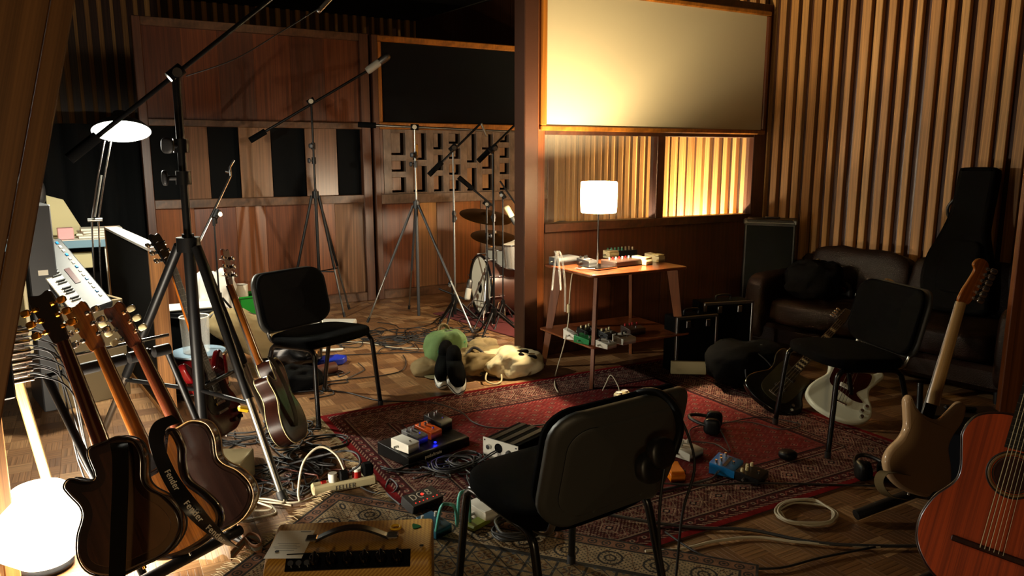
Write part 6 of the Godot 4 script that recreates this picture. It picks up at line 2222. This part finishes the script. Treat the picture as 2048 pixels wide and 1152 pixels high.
	# gig bag leaning on the wall
	var gb: Vector3 = wallspot(1.78, 0.36, 0.45)
	t = thing("gig_bag", "tall black guitar gig bag leaning upright against the slat wall", "gig bag", frame(gb, wallspot(1.76, 0.14, 1.40) - gb, Vector3(-0.988, 0.1, 0.153)))
	b2 = B.new()
	b2.prism(outline([Vector2(-0.18, 0.0), Vector2(0.18, 0.0), Vector2(0.21, 0.10), Vector2(0.19, 0.26), Vector2(0.16, 0.40), Vector2(0.125, 0.52), Vector2(0.115, 0.62), Vector2(0.12, 0.90), Vector2(0.115, 0.965), Vector2(0.09, 0.985), Vector2(-0.09, 0.985), Vector2(-0.115, 0.965), Vector2(-0.12, 0.90), Vector2(-0.13, 0.70), Vector2(-0.15, 0.60), Vector2(-0.19, 0.48), Vector2(-0.23, 0.38), Vector2(-0.25, 0.22), Vector2(-0.22, 0.08)], 4), 0.13, 0.03, 3)
	part(t, "padded_shell", b2, "black_rough")
	b2 = B.new()
	b2.ell(Vector3(0.0, 0.30, 0.08), Vector3(0.13, 0.18, 0.03), 0.5, 0.5, 28, 14)
	part(t, "front_pocket", b2, "black_rough")
	b2 = B.new()
	b2.tube(curve([Vector3(-0.11, 0.78, 0.03), Vector3(-0.155, 0.72, 0.02), Vector3(-0.15, 0.66, 0.02), Vector3(-0.12, 0.63, 0.03)], 5), 0.010, 8)
	part(t, "side_handle", b2, "black")
	# brown cupboard at the frame edge
	var cb: Vector3 = Vector3(3.955, 0, -1.991)
	t = thing("wooden_door", "reddish brown wooden door leaf standing at the edge of the slat wall", "door", turn(cb, -29))
	part(t, "leaf", bx(Vector3(0.7, 2.1, 0.035), 0.004, Vector3(0.35, 1.05, 0)), "mahogany_b")
	for y in [0.55, 1.55]:
		part(t, "raised_panel", bx(Vector3(0.52, 0.82, 0.012), 0.005, Vector3(0.36, y, 0.022)), "mahogany")
	part(t, "door_knob", rod(Vector3(0.07, 1.02, 0.017), Vector3(0.07, 1.02, 0.06), 0.012, 0.018), "brass")
	# small amplifier behind the cream guitar
	t = thing("small_amplifier", "small black combo amplifier half hidden behind the cream guitar", "amplifier", turn(Vector3(3.414, 0, -1.877), -40))
	part(t, "box", bx(Vector3(0.36, 0.34, 0.20), 0.01, Vector3(0, 0.17, 0)), "vinyl")
	part(t, "grille", bx(Vector3(0.32, 0.24, 0.008), 0.003, Vector3(0, 0.14, 0.101)), "blue_grey")
	part(t, "handle", bx(Vector3(0.14, 0.02, 0.025), 0.008, Vector3(0, 0.352, 0)), "black")
	# stand of the cream guitar
	t = thing("guitar_stand", "black padded floor stand under the cream guitar", "guitar stand", Transform3D())
	var s0: Vector3 = Vector3(2.926, 0.1, -1.756)
	part(t, "cradle_arm", rod(s0, Vector3(2.659, 0.03, -1.834), 0.022), "foam")
	part(t, "cradle_arm", rod(s0, s0 + Vector3(0.14, 0.01, 0.22), 0.022), "foam")
	part(t, "rear_leg", rod(s0, s0 + Vector3(0.22, -0.09, -0.22), 0.014), "black_satin")
	part(t, "spine", rod(s0, s0 + Vector3(0.16, 0.42, -0.12), 0.012), "black_satin")
	b2 = B.new()
	t = thing("guitar_strap", "pale strap end looping under the cream guitar", "strap", Transform3D())
	strap(t, [Vector3(2.832, 0.206, -1.738), Vector3(2.734, 0.225, -1.773), Vector3(2.709, 0.184, -1.779), Vector3(2.735, 0.134, -1.754), Vector3(2.814, 0.109, -1.717)], 0.035, Vector3(0.3, 0.1, 0.9), "khaki")
	# stand of the classical guitar
	t = thing("guitar_stand", "dark floor stand carrying the classical guitar", "guitar stand", Transform3D())
	var c0: Vector3 = Vector3(1.938, 0.356, -0.953)
	for s in [-1.0, 1.0]:
		part(t, "cradle_arm", rod(c0 + Vector3(0.06, -0.02, 0.16 * s), c0 + Vector3(-0.10, -0.03, 0.16 * s), 0.016), "foam")
		part(t, "leg", rod(c0 + Vector3(0.06, -0.02, 0.16 * s), Vector3(c0.x + 0.2, 0.0, c0.z + 0.22 * s), 0.013), "black_satin")
	part(t, "crossbar", rod(c0 + Vector3(0.06, -0.02, -0.16), c0 + Vector3(0.06, -0.02, 0.16), 0.013), "black_satin")
	part(t, "front_leg", rod(c0 + Vector3(0.06, -0.02, 0.0), Vector3(c0.x - 0.2, 0.0, c0.z), 0.013), "black_satin")
	# headphones
	headphones(Vector3(2.866, 0, -2.875) + Vector3(0, 0.012, 0), 40, "black headphones lying on the red rug field")
	headphones(Vector3(3.093, 0, -2.057) + Vector3(0, 0.0, 0), -30, "black headphones on the floor before the cream guitar")


func headphones(at: Vector3, yaw: float, label: String) -> void:
	var t := thing("headphones", label, "headphones", turn(at, yaw), "pairs of headphones")
	for s in [-1.0, 1.0]:
		var b := B.new()
		b.ell(Vector3(s * 0.062, 0.047, 0), Vector3(0.026, 0.045, 0.045), 0.6, 0.8, 24, 14)
		var e := part(t, "ear_cup", b, "black_satin")
		b = B.new()
		b.torus(Vector3(s * 0.036, 0.047, 0), Vector3.UP, Vector3.BACK, 0.032, 0.013, 24, 8)
		part(e, "ear_pad", b, "black_rough")
	var b2 := B.new()
	var pts := []
	for k in 17:
		var a := PI * k / 16.0
		pts.append(Vector3(cos(a) * 0.075, 0.05 + 0.02 * sin(a), -sin(a) * 0.13))
	b2.tube(pts, 0.010, 8)
	part(t, "headband", b2, "black")

# ---------------------------------------------------------------- cables
var layer := 0.0


func cable(label: String, pts: Array, r: float, m, group: String, called := "cable") -> void:
	var b := B.new()
	layer = fmod(layer + 0.0013, 0.011)
	var q := []
	for p in pts:
		q.append(Vector3(p.x, p.y + r + layer, p.z))
	b.tube(curve(q, 6), r, 6)
	one(called, label, "cable", b, m, Transform3D(), group)


# meandering run on the floor from a to b
func run(a: Vector3, b: Vector3, wander: float, n := 7) -> Array:
	var o := [a]
	var side := (b - a).cross(Vector3.UP).normalized()
	for k in range(1, n):
		var f := float(k) / n
		o.append(a.lerp(b, f) + side * rng.randf_range(-wander, wander) + (b - a).normalized() * rng.randf_range(-wander, wander) * 0.4)
	o.append(b)
	return o


func coil(c: Vector3, R: float, turns: float, lift := 0.0025, squash := 0.8) -> Array:
	var o := []
	var k := 0
	var n := int(turns * 9)
	var ph := rng.randf() * TAU
	while k <= n:
		var a := ph + TAU * k / 9.0
		var rr := R * rng.randf_range(0.82, 1.1)
		o.append(c + Vector3(cos(a) * rr, lift * k * 0.4, sin(a) * rr * squash))
		k += 1
	return o


func spot(x0: float, x1: float, z0: float, z1: float, y: float) -> Vector3:
	return Vector3(rng.randf_range(x0, x1), y, rng.randf_range(z0, z1))


func build_cables() -> void:
	var lb := "black cable winding over the parquet towards the drum kit"
	var gb := "cables on the parquet by the drums"
	# named runs read off the floor
	cable("long black cable crossing from the chair onto the red rug", [Vector3(0.768, 0, -4.748), Vector3(1.142, 0, -4.678), Vector3(1.316, 0, -4.545), Vector3(1.455, 0, -4.275), Vector3(1.699, 0.012, -4.065), Vector3(1.783, 0.014, -3.816), Vector3(1.775, 0.014, -3.602), Vector3(1.861, 0.014, -3.464), Vector3(2.134, 0.014, -3.383)], 0.0042, "rubber", "single cables")
	cable("black cable curving round from under the chair to the khaki cap", [Vector3(1.198, 0, -4.83), Vector3(1.429, 0, -4.805), Vector3(1.668, 0, -4.778), Vector3(1.817, 0, -4.834), Vector3(1.919, 0, -5.029), Vector3(1.966, 0, -5.21)], 0.0042, "rubber", "single cables")
	cable("thin white cable running straight to the green backpack", [Vector3(1.705, 0, -5.832), Vector3(1.849, 0, -5.695), Vector3(1.992, 0, -5.452), Vector3(2.197, 0, -5.284)], 0.004, "white_cable", "single cables")
	cable("black cable running beneath the chair to the backpack", [Vector3(1.274, 0, -5.548), Vector3(1.615, 0, -5.406), Vector3(1.933, 0, -5.295), Vector3(2.139, 0, -5.196)], 0.0042, "rubber", "single cables")
	cable("cream cable from the socket across the red rug", [Vector3(2.72, 0.014, -3.553), Vector3(2.552, 0.014, -3.539), Vector3(2.409, 0.014, -3.516), Vector3(2.319, 0.014, -3.419), Vector3(2.293, 0.014, -3.294), Vector3(2.265, 0.014, -3.136)], 0.0048, "white_cable", "single cables")
	cable("short cream flex rising behind the extension socket", [Vector3(2.741, 0.03, -3.542), Vector3(2.796, 0.059, -3.636), Vector3(2.781, 0.116, -3.691), Vector3(2.755, 0.063, -3.706), Vector3(2.735, 0.014, -3.715)], 0.0035, "white_cable", "single cables")
	cable("white cable arching over the power strip", [Vector3(0.682, 0, -3.112), Vector3(0.689, 0.038, -3.158), Vector3(0.724, 0.149, -3.183), Vector3(0.799, 0.203, -3.187), Vector3(0.858, 0.17, -3.147), Vector3(0.879, 0.112, -3.101)], 0.0055, "white_cable", "single cables")
	cable("grey cable arching over the adapter plug", [Vector3(0.726, 0, -3.543), Vector3(0.807, 0.143, -3.229), Vector3(0.903, 0.173, -3.158), Vector3(0.945, 0.166, -3.11), Vector3(0.945, 0.13, -3.079), Vector3(0.901, 0.101, -3.087)], 0.005, "grey_rubber", "single cables")
	cable("grey cable snaking from the strip to the distributor", [Vector3(0.951, 0, -3.223), Vector3(0.988, 0, -3.082), Vector3(1.058, 0, -3.014), Vector3(1.106, 0.012, -3.046), Vector3(1.104, 0.012, -3.138), Vector3(1.051, 0, -3.047), Vector3(1.045, 0.02, -2.852)], 0.0042, "grey_rubber", "single cables")
	# teal patch leads
	cable("teal patch lead looping up beside the chair leg", [Vector3(1.177, 0.03, -2.555), Vector3(1.105, 0.232, -2.383), Vector3(1.131, 0.247, -2.394), Vector3(1.146, 0.232, -2.383), Vector3(1.228, 0.03, -2.545)], 0.0065, "mint", "teal patch leads", "patch_lead")
	cable("teal patch lead arching over the teal pedal", [Vector3(1.064, 0.05, -2.51), Vector3(1.028, 0.214, -2.375), Vector3(1.061, 0.217, -2.381), Vector3(1.081, 0.201, -2.367), Vector3(1.168, 0.03, -2.541)], 0.0065, "mint", "teal patch leads", "patch_lead")
	# right foreground
	cable("pale coiled cable lying on dark parquet between rug and classical guitar", coil(Vector3(2.521, 0, -1.968), 0.13, 5.0, 0.001), 0.0045, "white_cable", "right floor cables")
	cable("white cable curving from the rug corner across dark parquet", [Vector3(1.716, 0.014, -2.039), Vector3(1.859, 0, -2.005), Vector3(2.019, 0, -1.984), Vector3(2.18, 0, -1.93), Vector3(2.304, 0, -1.816), Vector3(2.542, 0, -1.64)], 0.0055, "white_cable", "right floor cables")
	cable("thick grey cable from the near chair to the classical guitar", [Vector3(1.766, 0.014, -2.344), Vector3(1.879, 0.014, -2.207), Vector3(2.041, 0, -2.09), Vector3(2.205, 0, -1.98), Vector3(2.338, 0, -1.797), Vector3(2.515, 0, -1.663), Vector3(2.718, 0, -1.55)], 0.0065, "grey_rubber", "right floor cables")
	cable("dark cable sagging low along the bottom parquet", [Vector3(1.878, 0.014, -2.114), Vector3(1.898, 0, -1.937), Vector3(1.965, 0, -1.8), Vector3(2.088, 0, -1.724), Vector3(2.273, 0, -1.699), Vector3(2.525, 0, -1.649)], 0.0045, "rubber", "right floor cables")
	cable("dark cable crossing the rug border to the headphones", [Vector3(2.102, 0.014, -2.514), Vector3(2.299, 0.014, -2.368), Vector3(2.513, 0.014, -2.272), Vector3(2.769, 0, -2.152), Vector3(3.03, 0, -1.982)], 0.0045, "rubber", "right floor cables")
	cable("grey cable beside the amber pedal", [Vector3(2.072, 0.014, -2.442), Vector3(2.254, 0.014, -2.417), Vector3(2.4, 0.014, -2.409), Vector3(2.472, 0.014, -2.445), Vector3(2.48, 0.014, -2.493)], 0.005, "grey_rubber", "right floor cables")
	cable("black headphone lead curling over the rug", [Vector3(2.963, 0.014, -2.919), Vector3(3.246, 0.014, -2.891), Vector3(3.354, 0.014, -2.701), Vector3(3.195, 0.014, -2.701), Vector3(3.115, 0.014, -2.88), Vector3(2.814, 0.014, -2.958), Vector3(2.662, 0.014, -2.831)], 0.0035, "rubber", "right floor cables")
	cable("dark lead from the pale pedal to the headphones", [Vector3(2.649, 0.014, -2.798), Vector3(2.727, 0.014, -2.715), Vector3(2.722, 0.014, -2.603), Vector3(2.907, 0.014, -2.862)], 0.0035, "rubber", "right floor cables")
	cable("black coil of cable beneath the near chair", coil(Vector3(1.376, 0.024, -2.396), 0.11, 5.0, 0.002), 0.005, "rubber", "single cables")
	cable("black lead trailing from the near chair back to the floor", [Vector3(1.40, 0.80, -1.56), Vector3(1.46, 0.62, -1.53), Vector3(1.44, 0.45, -1.55), Vector3(1.45, 0.2, -1.58), Vector3(1.46, 0.02, -1.62), Vector3(1.6, 0.02, -1.75)], 0.004, "rubber", "single cables")
	# tangles: many alike cables that nothing tells apart
	for k in 14:
		cable(lb, run(spot(1.7, 2.9, -6.6, -5.2, 0.0), spot(1.3, 2.6, -6.2, -5.0, 0.0), 0.16, 8), 0.004, "rubber", gb)
	for k in 5:
		cable("black cable loop coiled on the parquet between chair and drums", coil(spot(1.9, 2.4, -6.0, -5.5, 0.0), rng.randf_range(0.10, 0.17), 2.2, 0.001), 0.004, "rubber", "cable loops on the parquet")
	for k in 12:
		cable("dark cable in the tangle on the floor behind the guitar rack", run(spot(-0.2, 0.5, -4.2, -3.2, 0.0), spot(0.3, 1.0, -4.3, -3.4, 0.0), 0.2, 8), rng.randf_range(0.0035, 0.005), "rubber", "tangle behind the rack")
	for k in 7:
		cable("grey cable in the tangle on the floor behind the guitar rack", run(spot(-0.2, 0.5, -4.0, -3.1, 0.0), spot(0.3, 0.9, -4.0, -3.1, 0.0), 0.2, 8), 0.004, "grey_rubber", "grey tangle behind the rack")
	for k in 6:
		cable("black cable loop beside the brown guitar's lower body", coil(spot(0.72, 1.0, -4.1, -3.5, 0.0), rng.randf_range(0.08, 0.14), 2.5, 0.002), 0.0045, "rubber", "loops by the brown guitar")
	for k in 9:
		cable("dark cable between the tripod foot and the power strip", run(spot(0.45, 0.75, -3.5, -3.1, 0.0), spot(0.7, 1.1, -3.6, -3.2, 0.0), 0.12, 7), 0.0042, "rubber" if k % 3 else "brown_leather", "cables by the power strip")
	for k in 4:
		cable("pale grey cable on the floor by the beige rug fringe", run(spot(0.25, 0.5, -3.3, -3.05, 0.0), spot(0.5, 0.85, -3.4, -3.1, 0.0), 0.10, 6), 0.0045, "white_cable", "pale cables by the fringe")
	for k in 9:
		cable("black cable tangled on the rug before the pedalboard", run(spot(1.1, 1.3, -3.3, -2.95, 0.014), spot(1.4, 1.75, -3.25, -2.9, 0.014), 0.09, 7), 0.004, "rubber", "cables before the pedalboard")
	for k in 4:
		cable("black cable loop on the rug between pedalboard and preamplifier", coil(spot(1.38, 1.52, -3.2, -3.1, 0.014), rng.randf_range(0.07, 0.11), 2.4, 0.0015), 0.004, "rubber", "loops before the pedalboard")
	for k in 8:
		cable("black cable lying around the drum stands", run(spot(2.5, 3.0, -6.3, -5.3, 0.0), spot(2.2, 2.7, -5.6, -5.0, 0.0), 0.12, 7), 0.004, "rubber", "cables by the drum stands")
	for k in 6:
		cable("dark cable under the far black chair", run(spot(0.85, 1.15, -5.0, -4.5, 0.0), spot(1.2, 1.7, -5.4, -4.8, 0.0), 0.12, 7), 0.004, "rubber", "cables under the far chair")
	# woven strap on the beige rug
	var t := thing("woven_strap", "striped woven strap curled on the floor beside the paper sheet", "strap", Transform3D())
	var way := [Vector3(0.403, 0.03, -3.136), Vector3(0.402, 0.035, -2.986), Vector3(0.406, 0.03, -2.867), Vector3(0.423, 0.03, -2.772), Vector3(0.451, 0.04, -2.752), Vector3(0.456, 0.04, -2.818), Vector3(0.426, 0.035, -2.863), Vector3(0.385, 0.03, -2.818), Vector3(0.344, 0.028, -2.762)]
	for k in 3:
		var lane := []
		for p in way:
			lane.append(p + Vector3(0, 0.013 * (k - 1), 0))
		strap(t, lane, 0.0135, Vector3(0.05, 1.0, 0.15), ["woven", "woven_grey", "woven"][k], 0.004)
	# a standing lamp behind the viewer, whose light falls on the board, the chair back and the amplifier
	t = thing("standing_lamp", "standing lamp with pale globe behind the viewer", "lamp", Transform3D(Basis(), Vector3(-0.9, 0, 1.15)))
	var b := B.new()
	b.lathe([Vector2(0, 0), Vector2(0.14, 0), Vector2(0.14, 0.02), Vector2(0.012, 0.03), Vector2(0.012, 1.5), Vector2(0, 1.5)], 24)
	part(t, "pole", b, "black_satin")
	b = B.new()
	b.ell(Vector3(0, 1.62, 0), Vector3(0.13, 0.13, 0.13))
	part(t, "globe_bulb", b, "warm_bulb_glow")
	bulb_light(t, Vector3(0, 1.62, 0), Color(1.0, 0.87, 0.66), 2.0, 0.13)
	# headphones hung over the near chair's back
	t = thing("headphones", "black headphones hanging over the near chair's backrest corner", "headphones", Transform3D(), "pairs of headphones")
	b = B.new()
	b.tube(curve([Vector3(1.294, 0.774, -1.642), Vector3(1.292, 0.812, -1.628), Vector3(1.303, 0.847, -1.582), Vector3(1.322, 0.854, -1.527), Vector3(1.326, 0.83, -1.473), Vector3(1.306, 0.785, -1.428), Vector3(1.274, 0.734, -1.413)], 6), 0.011, 10)
	part(t, "headband", b, "black_satin")
	for q in [Vector3(1.238, 0.738, -1.422), Vector3(1.21, 0.7, -1.43)]:
		b = B.new()
		b.x = frame(q, Vector3(0.1, 0.2, 1), Vector3(1, 0, 0))
		b.ell(Vector3.ZERO, Vector3(0.042, 0.022, 0.045), 0.6, 0.9, 24, 12)
		part(t, "ear_cup", b, "black")
	b = B.new()
	b.tube(curve([Vector3(1.245, 0.706, -1.412), Vector3(1.23, 0.636, -1.406), Vector3(1.229, 0.53, -1.408), Vector3(1.246, 0.397, -1.407)], 6), 0.004, 8)
	part(t, "lead", b, "rubber")
